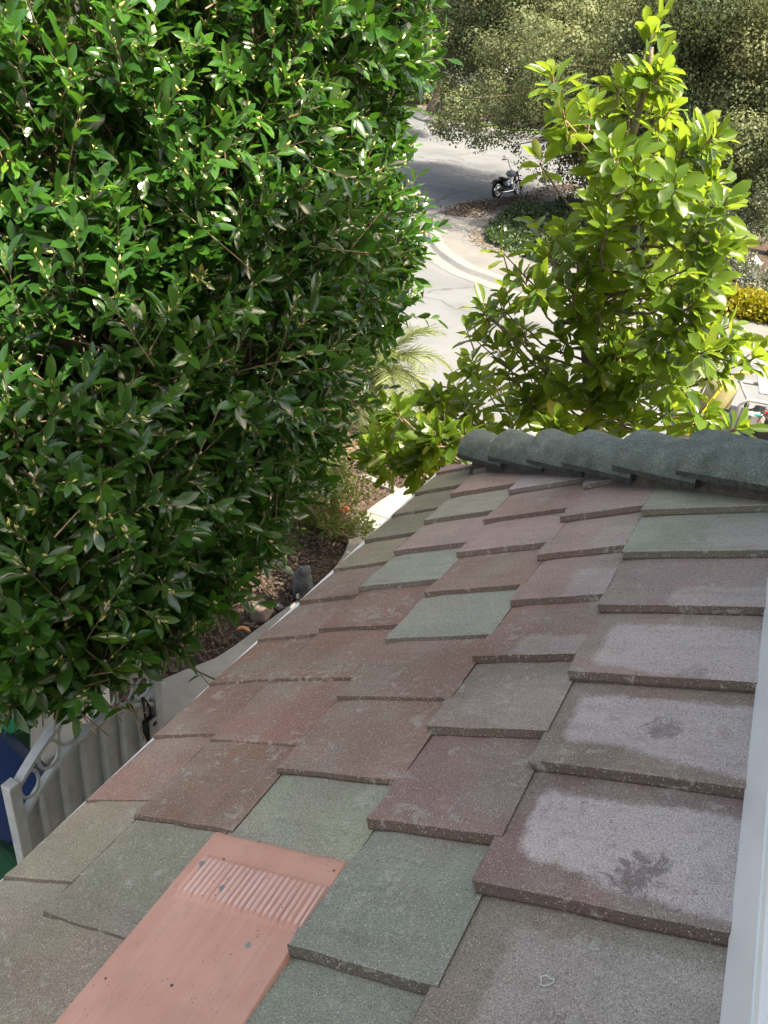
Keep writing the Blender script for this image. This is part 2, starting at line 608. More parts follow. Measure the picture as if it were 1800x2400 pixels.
M['tan_stone'] = ground_mat('tan_stone', [(0.3, (0.14, 0.11, 0.09)), (0.7, (0.26, 0.21, 0.18))], 10, 90, 0.85, 0.7, 0.35)
M['chip'] = simple('bark_chip', (0.085, 0.058, 0.040), 0.9, var=0.6, vscale=30)
M['litter'] = simple('dry_leaf', (0.10, 0.068, 0.045), 0.85, var=0.5, vscale=15)

# ------------------------------------------------------------------ terrain and street


def grid_sheet(name, x0, x1, y0, y1, nx, ny, zf, mat, kind='structure'):
    xs = np.linspace(x0, x1, nx)
    ys = np.linspace(y0, y1, ny)
    X, Y = np.meshgrid(xs, ys)
    Z = zf(X, Y)
    V = np.stack([X, Y, Z], -1).reshape(-1, 3)
    i = np.arange(nx * ny).reshape(ny, nx)
    F = np.stack([i[:-1, :-1], i[:-1, 1:], i[1:, 1:], i[1:, :-1]], -1).reshape(-1, 4)
    o = link(name, mesh_np(name, V, F, mat, smooth=True))
    o['kind'] = kind
    return o


def yard_z(X, Y):
    t = np.clip((Y - 8.6) / 1.2, 0, 1)
    t = t * t * (3 - 2 * t)
    return np.where(Y < 9.8, -0.46 * t - 0.02, bz(Y) - 0.18)


grid_sheet('ground', -420, 420, -60, 700, 60, 380, lambda X, Y: yard_z(X, Y) + 0.02 * np.clip(Y - 80, 0, 600) - 0.0, M['soil'])
grid_sheet('street', -70, 60, 9.9, 70, 40, 120, lambda X, Y: bz(Y) + 0 * X, M['asphalt'])


def flat_poly(name, pts, zoff, mat, thick=0.15, parent=None, kind='structure', z=None, bevel=0.0):
    """raised block: top follows the street grade, sides go down"""
    bm = bmesh.new()
    top = [bm.verts.new((p[0], p[1], (bz(p[1]) if z is None else z) + zoff)) for p in pts]
    f = bm.faces.new(top)
    if f.normal.z < 0:
        f.normal_flip()
    f.normal_update()
    if f.normal.z < 0: bmesh.ops.reverse_faces(bm, faces=[f])
    ret = bmesh.ops.extrude_face_region(bm, geom=[f])
    nv = [g for g in ret['geom'] if isinstance(g, bmesh.types.BMVert)]
    # extruded copy stays on top; originals go down
    for v in top: v.co.z -= thick
    bmesh.ops.triangulate(bm, faces=[q for q in bm.faces if len(q.verts) > 4])
    bmesh.ops.recalc_face_normals(bm, faces=bm.faces)
    me = bpy.data.meshes.new(name)
    bm.to_mesh(me)
    bm.free()
    me.materials.append(mat)
    o = link(name, me, parent)
    if parent is None and kind: o['kind'] = kind
    return o


def smooth_pts(pts, n=4):
    P = [np.array(p[:2], float) for p in pts]
    out = []
    for i in range(len(P) - 1):
        p0, p1, p2, p3 = P[max(i - 1, 0)], P[i], P[i + 1], P[min(i + 2, len(P) - 1)]
        for k in range(n):
            t = k / n
            out.append(0.5 * ((2 * p1) + (-p0 + p2) * t + (2 * p0 - 5 * p1 + 4 * p2 - p3) * t * t + (-p0 + 3 * p1 - 3 * p2 + p3) * t ** 3))
    out.append(P[-1])
    return out


kerb_px = [(1500, 782), (1400, 750), (1300, 715), (1219, 685), (1134, 655), (1083, 635), (1032, 601), (1012, 577), (1004, 550), (1010, 523), (1032, 502),
           (1070, 487), (1117, 479), (1168, 472), (1219, 463), (1300, 440)]
kl = [gnd(*p)[:2] for p in kerb_px]
print('KERB', kl[0], kl[1], kl[-1])
kl = [kl[0] + np.array([16.0, 0.6]), kl[0] + np.array([6.0, 0.1])] + kl + [np.array([-6.5, 37.0]), np.array([-1.0, 41.0]), np.array([14.0, 44.0])]
kc = smooth_pts(kl, 5)


def offset(poly, d):
    out = []
    for i, p in enumerate(poly):
        t = poly[min(i + 1, len(poly) - 1)] - poly[max(i - 1, 0)]
        t = t / np.linalg.norm(t)
        out.append(p + np.array([t[1], -t[0]]) * d)
    return out


# the corner lies to the right-hand side of the kerb line (as listed the inside is on the right)
k_in = offset(kc, 0.35)
flat_poly('sidewalk', offset(kc, 0.33) + [np.array([16.0, 44.0]), np.array([16.0, 18.3])], 0.13, M['concrete'], 0.3)


def strip(name, A, B, za, zb, mat, kind='structure', drop=None):
    V = []
    F = []
    for p, q in zip(A, B):
        V.append((p[0], p[1], bz(p[1]) + za))
        V.append((q[0], q[1], bz(q[1]) + zb))
    for i in range(len(A) - 1):
        F.append((2 * i, 2 * i + 1, 2 * i + 3, 2 * i + 2))
    o = link(name, mesh_np(name, V, F, mat))
    o['kind'] = kind
    return o


# kerb: face, top, gutter pan
Vk, Fk = [], []
prof = [(-0.5, 0.008), (-0.06, 0.012), (-0.04, 0.02), (0.0, 0.125), (0.03, 0.145), (0.16, 0.15), (0.34, 0.145)]
offs = [offset(kc, d) for d, _ in prof]
for j, (d, h) in enumerate(prof):
    for p in offs[j]:
        Vk.append((p[0], p[1], bz(p[1]) + h))
nk = len(kc)
for j in range(len(prof) - 1):
    for i in range(nk - 1):
        Fk.append((j * nk + i, j * nk + i + 1, (j + 1) * nk + i + 1, (j + 1) * nk + i))
o = link('kerb', mesh_np('kerb', Vk, Fk, M['kerb']))
o['kind'] = 'structure'

# far side of the street, up the hill
far_line = smooth_pts([np.array([-60.0, 47.0]), np.array([-40.0, 49.5]), gnd(900, 262)[:2], gnd(985, 283)[:2], gnd(1050, 296)[:2], np.array([-8.0, 50.0]), np.array([16.0, 52.0])], 5)
fo = offset(far_line, -1.6)
fo2 = offset(far_line, -4.2)
Vf = []
for d, h in ((0.0, 0.0), (0.0, 0.15), (-1.4, 0.17)):
    for p in offset(far_line, d): Vf.append((p[0], p[1], bz(p[1]) + h))
n_ = len(far_line)
Ff = [(j * n_ + i, j * n_ + i + 1, (j + 1) * n_ + i + 1, (j + 1) * n_ + i) for j in range(2) for i in range(n_ - 1)]
o = link('far_kerb', mesh_np('far_kerb', Vf, Ff, M['kerb']))
o['kind'] = 'structure'
strip('far_lawn', offset(far_line, -1.4), offset(far_line, -2.6), 0.17, 0.2, M['lawn'])
strip('far_sidewalk', offset(far_line, -2.6), offset(far_line, -4.0), 0.2, 0.25, M['concrete'])
strip('far_bank', offset(far_line, -4.0), offset(far_line, -16.0), 0.25, 2.2, M['soil'])

# ------------------------------------------------------------------ the house with its lower tiled roof
SLOPE, HP = R_(25.8702), 1.05677
EW = np.array([math.cos(SLOPE), 0, math.sin(SLOPE)])
EU = np.array([0.0, 1.0, 0.0])
EN = np.array([-math.sin(SLOPE), 0, math.cos(SLOPE)])


def rf(w, u, h=0.0):
    return CAM - EN * HP + EW * w + EU * u + EN * h


def roof_matrix(w, u, h=0.0):
    o = rf(w, u, h)
    return Matrix(((EW[0], EU[0], EN[0], o[0]), (EW[1], EU[1], EN[1], o[1]), (EW[2], EU[2], EN[2], o[2]), (0, 0, 0, 1)))


XW = 0.27                                   # outer face of the upstairs wall
W_EAVE = -1.850
house = tag(empty('house'), 'house with a patchy red, grey and green tiled lower roof below a white window sill', 'house')
HIP0 = (-1.24, 3.53)                        # plan of the hip: eave corner and top
HIP1 = (0.30, 2.61)


def hip_y(x):
    return HIP0[1] + (HIP1[1] - HIP0[1]) * (x - HIP0[0]) / (HIP1[0] - HIP0[0])


# roof deck (closed wedge under the tiles) with the hipped end
def wx(w): return rf(w, 0)[0]


dk = MB()
h = -0.125
za = rf(W_EAVE + 0.02, 0, h)
zb = rf(-0.14, 0, h)
xa, xb = za[0], XW + 0.02
zbx = za[2] + (xb - xa) * math.tan(SLOPE)
y0 = -4.0
dv = [(xa, y0, za[2]), (xb, y0, zbx), (xb, hip_y(xb), zbx), (xa, hip_y(xa), za[2]), (xb, hip_y(xa), za[2]),
      (xa, y0, za[2] - 0.02), (xb, y0, za[2] - 0.02), (xb, hip_y(xa), za[2] - 0.02), (xa, hip_y(xa), za[2] - 0.02)]
df = [(0, 1, 2, 3), (3, 2, 4), (0, 3, 8, 5), (3, 4, 7, 8), (5, 8, 7, 6), (0, 5, 6, 1), (1, 6, 7, 4, 2)]
dk.add(dv, df)
M['underlay'] = simple('roof_underlay', (0.03, 0.028, 0.026), 0.95)
roof = dk.build('roof', M['underlay'], house)
roof['label'] = 'lower roof of flat concrete tiles in red, grey, mauve and green'


def tile_mesh(Lw, Lu, step, drop, th=0.030, seed=0, face=0.020, lean=0.007, skew=0.0, clip=None):
    """flat tile, x upslope, y away along the eave; near edge has a steep face in a darker tone"""
    rg = random.Random(seed)
    nu, nw = 9, 6
    ws = [Lw * k / (nw - 1) for k in range(nw)]
    face = min(face, step * 0.85)
    prof = [(0.004, -th - 0.004), (0.0, -face), (lean, -0.0022), (lean + 0.004, 0.0)]
    for k in range(1, nu):
        prof.append((lean + 0.004 + (Lu - lean - 0.004) * k / (nu - 1), 0.0))
    prof.append((Lu, -th))
    m = len(prof)
    V, F, MI = [], [], []
    jl = [rg.uniform(-0.0045, 0.0045) for _ in range(m)]
    jn = [rg.uniform(-0.0020, 0.0020) for _ in range(nw)]
    for i, w in enumerate(ws):
        for j, (u, hh) in enumerate(prof):
            ww = w + (jl[j] if i == 0 else 0)
            uu = u + (jn[i] if j < 4 else 0) + skew * w
            hz = hh - step * max(u, 0) / Lu - drop * w
            if i == 0 and 3 <= j < m - 1: hz -= 0.004
            if i == 0 and j in (1, 2): ww += 0.003
            V.append((ww, uu, hz))
    for i in range(nw - 1):
        for j in range(m - 1):
            a = i * m + j
            F.append((a, a + m, a + m + 1, a + 1))
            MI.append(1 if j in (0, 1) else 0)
    F.append(tuple(range(m)))
    F.append(tuple(reversed([(nw - 1) * m + j for j in range(m)])))
    F.append(tuple([i * m for i in range(nw)] + [i * m + m - 1 for i in reversed(range(nw))]))
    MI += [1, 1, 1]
    me = bpy.data.meshes.new('roof_tile')
    if clip is not None:                      # cut along the hip: local a*w + b*u < c stays
        bm = bmesh.new()
        vs = [bm.verts.new(v) for v in V]
        for f, mi in zip(F, MI):
            try:
                q = bm.faces.new([vs[k] for k in f])
                q.material_index = mi
            except ValueError: pass
        a_, b_, c_ = clip
        L = math.hypot(a_, b_)
        bmesh.ops.bisect_plane(bm, geom=bm.verts[:] + bm.edges[:] + bm.faces[:], plane_co=(a_ * c_ / L ** 2, b_ * c_ / L ** 2, 0), plane_no=(a_ / L, b_ / L, 0), clear_outer=True)
        ok = len(bm.faces) > 0
        if ok: bm.to_mesh(me)
        bm.free()
        if not ok: return None
    else:
        me.from_pydata(V, [], F)
        me.polygons.foreach_set('material_index', np.array(MI, np.int32))
        me.update()
    me.materials.append(M['tile'])
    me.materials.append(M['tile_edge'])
    return me


RED = (0.277, 0.166, 0.127)
RBR = (0.294, 0.198, 0.159)
MAU = (0.402, 0.293, 0.263)
PUR = (0.415, 0.347, 0.344)
GRN = (0.315, 0.334, 0.257)
DGR = (0.271, 0.291, 0.227)
OLV = (0.296, 0.276, 0.199)
TAU = (0.285, 0.249, 0.193)
GBR = (0.312, 0.246, 0.201)
GOL = (0.325, 0.335, 0.265)
MRN = (0.273, 0.186, 0.164)
# course: lower edge w, exposed width, tile length, first near edge u, spacing, step of the near edge, colours from the nearest
courses = [
    (-0.657, 0.50, 0.892, 0.326, 0.029, [TAU, MRN, GBR, MAU, MAU, GRN, GRN, PUR, MAU]),
    (-0.945, 0.288, 0.692, 0.307, 0.026, [DGR, DGR, MRN, GBR, RBR, MAU, MAU, MAU, PUR, MAU]),
    (-1.278, 0.333, 1.119, 0.294, 0.023, [GRN, RBR, RBR, GRN, RBR, MAU, MAU, PUR, PUR, MAU]),
    (-1.580, 0.302, 0.629, 0.288, 0.023, [OLV, OLV, RED, RED, RED, RED, GOL, MAU, GOL, MAU, PUR, MAU]),
    (-1.850, 0.270, 0.703, 0.266, 0.018, [OLV, OLV, RED, RED, RED, RBR, RBR, OLV, OLV, OLV, OLV, MAU, MAU]),
]
# patches and blots on the tiles of the top course: index in colour list -> (patch, u0, u1, w0, blot, blot_u, blot_w)
tile_marks = {(0, 1): (1.0, 0.115, 0.262, 0.055, 1.0, 0.10, 0.27), (0, 2): (0.95, 0.125, 0.268, 0.055, 0.9, 0.165, 0.25),
         (0, 3): (0.85, 0.075, 0.25, 0.06, 0.3, 0.03, 0.30), (0, 4): (0.5, 0.05, 0.115, 0.20, 0, 0, 0),
         (0, 0): (0.42, 0.05, 0.27, 0.10, 0.5, 0.12, 0.22), (1, 4): (0.5, 0.06, 0.12, 0.12, 0, 0, 0), (1, 3): (0.25, 0.08, 0.25, 0.07, 0, 0, 0),
         (1, 6): (0.35, 0.08, 0.22, 0.18, 0, 0, 0), (0, 5): (0.35, 0.1, 0.27, 0.25, 0, 0, 0), (1, 5): (0.45, 0.05, 0.22, 0.17, 0, 0, 0)}
TILE_LEN = 0.41


def course_drop(ci): return 0.066 if ci == 0 else (0.0 if ci == 4 else 0.036)


def course_h(ci): return -0.030 if ci == 4 else 0.0


ti = 0
hd = (HIP1[0] - HIP0[0], HIP1[1] - HIP0[1])
for ci, (w0, expo, u1, sp, step, cols) in enumerate(courses):
    k0 = -1 if ci in (0, 1) else (0 if ci != 2 else -1)
    for k, colr in enumerate(cols):
        u = u1 + (k + (k0 if ci != 2 else -1)) * sp
        if ci in (3, 4): u = u1 + (k - 1) * sp
        Lu = sp + 0.03
        step_u = step if ci < 2 else step * min(1.0, max(0.32, (u - 0.45) / 1.4))
        Lw = expo + 0.014 if ci else 0.47
        # clip along the hip: world x = wx(w0)+w*cos, y = u+ul ; keep y < hip_y(x) - margin
        s_ = (HIP1[1] - HIP0[1]) / (HIP1[0] - HIP0[0])
        a_, b_ = -s_ * math.cos(SLOPE), 1.0
        c_ = hip_y(wx(w0)) - u + 0.0
        if a_ * 0 + b_ * 0 > c_: continue
        if ci == 2 and k == 0: pass
        sk = 0.0 if ci == 0 else (0.12 if ci == 4 else min(0.20, max(0.0, 0.05 + 0.1 * (u - 1.2))))
        me = tile_mesh(Lw, Lu, step_u, course_drop(ci), seed=ti, clip=(a_, b_, c_) if (a_ * Lw + Lu + sk * Lw) > c_ else None, skew=sk)
        if me is None: continue
        o = link('roof_tile', me, roof)
        rg = random.Random(100 + ti)
        hh = rg.uniform(-0.002, 0.002) + course_h(ci) - (0.007 if (ci, k) == (2, 0) else 0)
        o.matrix_local = roof_matrix(w0 + rg.uniform(-0.004, 0.004), u, hh) @ Matrix.Rotation(rg.uniform(-0.008, 0.008), 4, 'Z')
        f = rg.uniform(0.92, 1.08) * (0.84 if ci == 0 and k < 5 else 1.0)
        o.color = (colr[0] * f * rg.uniform(.94, 1.06), colr[1] * f, colr[2] * f * rg.uniform(.95, 1.05), 1)
        st = tile_marks.get((ci, k), (0, 0, 0, 0, 0, 0, 0))
        for nm, val in zip(('patch', 'patch_u0', 'patch_u1', 'patch_w0', 'blot', 'blot_u', 'blot_w'), st):
            o[nm] = float(val)
        ti += 1

# rows nearer than the frame, continuing the roof towards the viewer's feet
for ci, (w0, expo, u1, sp, step, cols) in enumerate(courses):
    start = u1 + (-1) * sp
    for k in range(1, 8):
        u = start - k * sp
        if ci == 2 and k < 2: continue
        me = tile_mesh(expo + 0.014 if ci else 0.47, sp + 0.03, step, course_drop(ci), seed=500 + ti)
        o = link('roof_tile', me, roof)
        rg = random.Random(900 + ti)
        c = rg.choice([OLV, GRN, TAU, RBR, MAU, DGR])
        o.color = (*c, 1)
        o.matrix_local = roof_matrix(w0, u, course_h(ci))
        for nm in ('patch', 'patch_u0', 'patch_u1', 'patch_w0', 'blot', 'blot_u', 'blot_w'): o[nm] = 0.0
        ti += 1

# the bare pink tile: smooth slab with a band of ribs
V, F = [], []
nwp = 23 * 8
pw0, pw1 = -1.292, -0.943
us = [0.20, 0.30, 0.40, 0.50, 0.60, 0.70, 0.728, 0.7315, 0.735, 0.740, 0.747, 0.757, 0.79, 0.826, 0.833, 0.838, 0.843, 0.87, 0.895, 0.904, 0.909]
rib_w0, rib_w1, nrib = -1.258, -0.938, 22
for u in us:
    for i in range(nwp + 1):
        w = pw0 + (pw1 - pw0) * i / nwp
        hgt = 0.011
        edge = min((w - pw0) / 0.008, 1.0)
        hgt -= 0.010 * (1 - edge) ** 2
        if u > 0.895: hgt -= 0.010 * ((u - 0.895) / 0.014) ** 2
        if rib_w0 <= w <= rib_w1:
            t = ((w - rib_w0) / (rib_w1 - rib_w0) * nrib) % 1.0
            prof_ = math.sqrt(max(0.0, 1 - (2 * t - 1) ** 2))
            if u <= 0.733: e = 0.0
            elif u < 0.757: e = min(1.0, math.sqrt(max(0.0, (u - 0.7335) / 0.012)))
            elif u > 0.8385: e = 0.0
            elif u > 0.826: e = 1 - ((u - 0.826) / 0.0125) ** 2
            else: e = 1.0
            hgt += 0.0095 * prof_ * max(e, 0)
        uj = u + (0.0012 * math.sin(w * 37) if u in (0.904, 0.909) else 0)
        V.append((w - pw0, uj - 0.2, hgt - 0.027 * (w - pw0) / 0.36))
m_ = nwp + 1
for j in range(len(us) - 1):
    for i in range(nwp):
        a = j * m_ + i
        F.append((a, a + 1, a + m_ + 1, a + m_))
n0 = len(V)
# skirt
ring = [i for i in range(m_)] + [j * m_ + m_ - 1 for j in range(1, len(us))] + [(len(us) - 1) * m_ + i for i in reversed(range(m_ - 1))] + [j * m_ for j in reversed(range(1, len(us) - 1))]
for r in ring: V.append((V[r][0], V[r][1], V[r][2] - 0.03))
for q in range(len(ring)):
    q2 = (q + 1) % len(ring)
    F.append((ring[q2], ring[q], n0 + q, n0 + q2))
me = bpy.data.meshes.new('roof_tile')
me.from_pydata(V, [], F)
me.polygons.foreach_set('use_smooth', np.ones(len(me.polygons), bool))
me.update()
me.materials.append(M['pink'])
pk = link('roof_tile', me, roof)
pk.matrix_local = roof_matrix(pw0, 0.2, 0.0)
pk['label'] = 'bare salmon pink tile with a band of raised ribs'

# small chalk ring scratched on the nearest tile of the top course
M['chalk'] = simple('chalk', (0.55, 0.62, 0.60), 0.9)
cm = MB()
ringp = []
for k in range(14):
    t = 2 * math.pi * k / 14
    r = 0.0085 * (1 + 0.18 * math.sin(3 * t + 1) + 0.1 * math.sin(5 * t))
    ringp.append(Vector(rf(-0.484 + r * math.cos(t) * 1.15, 0.758 + r * math.sin(t), 0.0)) + Vector(EN) * (-0.033 / 0.5 * 0.173 - 0.030 * (0.192 / 0.341) + 0.0025))
cm.tube(ringp, 0.0011, 5, closed=True)
cm.build('chalk_mark', M['chalk'], roof)

# hip tiles: half barrels lapping down the hip
Dh = Vector((HIP1[0] - HIP0[0], HIP1[1] - HIP0[1], rf(0, 0)[2] * 0)).copy()
pA = Vector((HIP0[0], HIP0[1], za[2] + 0.125))
pB = Vector((HIP1[0], HIP1[1], za[2] + 0.125 + (HIP1[0] - HIP0[0]) * math.tan(SLOPE)))
hdir = (pB - pA).normalized()
side = hdir.cross(Vector((0, 0, 1))).normalized()
upv = side.cross(hdir).normalized()
hip_px = [1066, 1139, 1226, 1318, 1437, 1584]
tot = (pB - pA).length


def barrel_mesh(L, r0, r1, th=0.019, n=16, seed=0):
    """half barrel, lower end at x=0; outer shell with a vertical raw lip along both sides and the lower end"""
    rg = random.Random(seed)
    V, F, MI = [], [], []
    st = [0, 0.004, 0.02, L * 0.3, L * 0.6, L]
    jb = [rg.uniform(-.006, .006) for _ in range(n + 1)]
    m = n + 3
    s = len(st)
    for layer in (0, 1):
        for i, l in enumerate(st):
            r = r0 + (r1 - r0) * l / L - (th if layer else 0)
            if i == 0 and not layer: r -= 0.004
            lip = 0.020 + 0.004 * math.sin(l * 31 + seed * 2)
            row = []
            for k in range(n + 1):
                t = math.pi * k / n
                q = 1 + rg.uniform(-.005, .005)
                row.append([l + (jb[k] if i < 3 else 0), math.cos(t) * r * 1.12 * q, math.sin(t) * r * 0.97 * q])
            a = [row[0][0], row[0][1], row[0][2] - lip]
            b = [row[-1][0], row[-1][1], row[-1][2] - lip]
            V += [tuple(a)] + [tuple(p) for p in row] + [tuple(b)]
    for i in range(s - 1):
        for k in range(m - 1):
            a = i * m + k
            F.append((a, a + 1, a + m + 1, a + m)); MI.append(1 if k in (0, m - 2) else 0)
            b = s * m + a
            F.append((b, b + m, b + m + 1, b + 1)); MI.append(1)
    for k in range(m - 1):
        F.append((k, s * m + k, s * m + k + 1, k + 1)); MI.append(1)
        a = (s - 1) * m + k
        F.append((a, a + 1, s * m + a + 1, s * m + a)); MI.append(1)
    for i in range(s - 1):
        for e in (0, m - 1):
            a = i * m + e
            q = (a, a + m, s * m + a + m, s * m + a)
            F.append(q if e == 0 else tuple(reversed(q))); MI.append(1)
    me = bpy.data.meshes.new('hip_tile')
    me.from_pydata(V, [], F)
    me.polygons.foreach_set('material_index', np.array(MI, np.int32))
    me.polygons.foreach_set('use_smooth', np.ones(len(me.polygons), bool))
    me.update()
    me.set_sharp_from_angle(angle=R_(30))
    return me


hip_starts = []
for px_ in hip_px:                             # where each lower rim stands along the hip
    lo_, hi_ = -0.3, 2.2
    for _ in range(40):
        md_ = 0.5 * (lo_ + hi_)
        q_ = pA + hdir * md_ + side * 0.135
        if project(np.array(q_))[0] < px_: lo_ = md_
        else: hi_ = md_
    hip_starts.append(lo_)
print('hip', hip_starts)
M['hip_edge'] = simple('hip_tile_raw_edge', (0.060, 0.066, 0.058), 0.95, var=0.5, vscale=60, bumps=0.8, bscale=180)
for i, s0 in enumerate(hip_starts):
    L = (hip_starts[i + 1] - s0 if i + 1 < len(hip_starts) else 0.42) + 0.06
    rg = random.Random(40 + i)
    R0 = 0.105 + 0.004 * i
    me = barrel_mesh(L, R0 + 0.004, R0 - 0.022, th=0.023, seed=i)
    me.materials.append(M['hip'])
    me.materials.append(M['hip_edge'])
    o = link('hip_tile', me, roof)
    base = pA + hdir * s0 + upv * (0.016 + rg.uniform(-.004, .004))
    ax = (hdir - upv * (0.052 / L) + side * rg.uniform(-.05, .03)).normalized()
    sd_ = (side - ax * side.dot(ax)).normalized()
    up2 = sd_.cross(ax).normalized()
    o.matrix_local = Matrix(((ax.x, sd_.x, up2.x, base.x), (ax.y, sd_.y, up2.y, base.y), (ax.z, sd_.z, up2.z, base.z), (0, 0, 0, 1)))
    # nail holes near the lower end
    for ang in (R_(38), R_(142)):
        rr_ = R0 - 0.004
        hole = MB().ell((0.065, math.cos(ang) * rr_ * 1.12, math.sin(ang) * rr_ * 0.97), (0.008, 0.007, 0.007), n=10, m=6)
        ho = hole.build('nail_hole', M['black'], roof)
        ho.matrix_local = o.matrix_local.copy()

# dark bedding strip filling the hip under the barrels
hb = MB()
hv = []
for q_ in (pA + hdir * (hip_starts[0] + 0.06), pB + hdir * 0.02):
    for a_, z_ in ((-0.085, -0.13), (0.085, -0.13), (0.055, 0.02), (-0.055, 0.02)):
        hv.append(q_ + side * a_ + Vector((0, 0, z_)))
hb.add(hv, [(0, 1, 5, 4), (1, 2, 6, 5), (2, 3, 7, 6), (3, 0, 4, 7), (3, 2, 1, 0), (4, 5, 6, 7)])
hb.build('hip_bedding', simple('hip_mortar', (0.11, 0.095, 0.085), 0.95, var=0.4, vscale=30, bumps=0.6, bscale=80), roof)

# white drip edge along the eave and fascia, soffit, walls below
dm = MB()
e0 = rf(W_EAVE + 0.006, 0, -0.066)
ex, ez = e0[0], e0[2]
ye = hip_y(xa) + 0.02
dm.box((ex - 0.016, (y0 + ye) / 2, ez - 0.002), (0.034, ye - y0, 0.008))
dm.box((ex - 0.031, (y0 + ye) / 2, ez - 0.034), (0.006, ye - y0, 0.056))
dm.build('drip_edge', M['white_metal'], house)
# torn flaps of white flashing under some tile ends
for uu in (0.96, 1.26, 1.49, 1.86):
    p = rf(W_EAVE - 0.004, uu, -0.052)
    b = MB()
    b.add([(p[0] - .012, p[1] - .045, p[2]), (p[0] + .02, p[1] - .05, p[2] + .012), (p[0] + .03, p[1] + .03, p[2] + .016), (p[0] - .006, p[1] + .055, p[2] + .002),
           (p[0] - .012, p[1] - .045, p[2] - .006), (p[0] + .02, p[1] - .05, p[2] + .006), (p[0] + .03, p[1] + .03, p[2] + .01), (p[0] - .006, p[1] + .055, p[2] - .004)],
          [(0, 1, 2, 3), (7, 6, 5, 4), (0, 4, 5, 1), (1, 5, 6, 2), (2, 6, 7, 3), (3, 7, 4, 0)])
    b.build('flashing_flap', M['white_metal'], house)
MB().box((ex + 0.01, (y0 + ye) / 2, ez - 0.14), (0.025, ye - y0 - 0.02, 0.16)).build('fascia', M['white_frame'], house)
MB().box(((ex + XW) / 2 + 0.0, (y0 + ye) / 2 - 0.03, za[2] - 0.115), (XW - ex - 0.04, ye - y0 - 0.10, 0.02)).build('soffit', M['stucco'], house)
# lower storey
MB().box((XW + 3.0, -0.2, 1.16), (6.4, 7.4, 2.32)).build('lower_wall', M['stucco'], house)
# upper storey walls with the open window; z measured from the ground
WZ0, WZ1 = 3.20, 6.55          # roof abutment to upper eave
SILL = CAM[2] - 0.93
WY0, WY1, WH = -0.75, 2.15, SILL + 1.35
XT = 0.16
YEND = 3.55
uw = MB()
uw.box((XW + XT / 2, (y0 + YEND) / 2, (2.4 + SILL - 0.03) / 2), (XT, YEND - y0, SILL - 0.03 - 2.4))
uw.box((XW + XT / 2, (y0 + YEND) / 2, (WH + WZ1) / 2), (XT, YEND - y0, WZ1 - WH))
uw.box((XW + XT / 2, (y0 + WY0) / 2, (SILL - .03 + WH) / 2), (XT, WY0 - y0, WH - SILL + .03))
uw.box((XW + XT / 2, (WY1 + YEND) / 2, (SILL - .03 + WH) / 2), (XT, YEND - WY1, WH - SILL + .03))
uw.build('upper_wall', M['stucco'], house)
MB().box((XW + XT + 5.6, (y0 + YEND) / 2, (2.4 + WZ1) / 2), (XT, YEND - y0, WZ1 - 2.4)).build('back_wall', M['stucco'], house)
MB().box((XW + 2.9, (y0 + YEND) / 2, WZ1 + 0.06), (7.0, YEND - y0 + 0.5, 0.12)).build('upper_soffit', M['stucco'], house)
ur = MB()
ur.add([(XW - 0.62, y0 - .2, WZ1 + .13), (XW + 6.4, y0 - .2, WZ1 + .13), (XW + 6.4, YEND + .26, WZ1 + .13), (XW - 0.62, YEND + .26, WZ1 + .13), (XW + 2.9, y0 + 1.4, WZ1 + 1.5), (XW + 2.9, YEND - 1.4, WZ1 + 1.5)],
       [(0, 4, 5, 3), (1, 2, 5, 4), (0, 1, 4), (2, 3, 5), (0, 3, 2, 1)])
M['upper_roof'] = simple('upper_roof_tile', (0.16, 0.11, 0.095), 0.9, var=0.3, vscale=5, bumps=0.5, bscale=20)
ur.build('upper_roof', M['upper_roof'], house)
# window: white vinyl frame, sill with track
win = MB()
SX = CAM[0] + 0.266
win.box((SX + 0.19, (WY0 + WY1) / 2, SILL - 0.012), (0.38, WY1 - WY0 + 0.1, 0.024))
win.box((SX + 0.005, (WY0 + WY1) / 2, SILL - 0.022), (0.012, WY1 - WY0 + 0.1, 0.055))
wobj = win.build('window_sill', M['white_frame'], house, bevel=0.003)
fr = MB()
fr.box((SX + 0.10, (WY0 + WY1) / 2, SILL + 0.014), (0.012, WY1 - WY0 - .02, 0.03))
fr.box((SX + 0.15, (WY0 + WY1) / 2, SILL + 0.014), (0.012, WY1 - WY0 - .02, 0.03))
fr.box((XW + 0.06, WY0 + 0.025, (SILL + WH) / 2), (0.1, 0.05, WH - SILL))
fr.box((XW + 0.06, WY1 - 0.025, (SILL + WH) / 2), (0.1, 0.05, WH - SILL))
fr.box((XW + 0.06, (WY0 + WY1) / 2, WH - 0.025), (0.1, WY1 - WY0 - 0.1, 0.05))
fr.build('window_frame', M['white_frame'], house)
# flashing where the tiles meet the wall
MB().box((XW - 0.004, (y0 + 2.6) / 2, rf(-0.2, 0)[2] + 0.02), (0.006, 2.6 - y0, 0.14)).build('wall_flashing', M['white_metal'], house)

# ------------------------------------------------------------------ foliage builders


def unit(a):
    return a / np.maximum(np.linalg.norm(a, axis=-1, keepdims=True), 1e-9)


def rand_dirs(n):
    return unit(RNG.normal(size=(n, 3)))


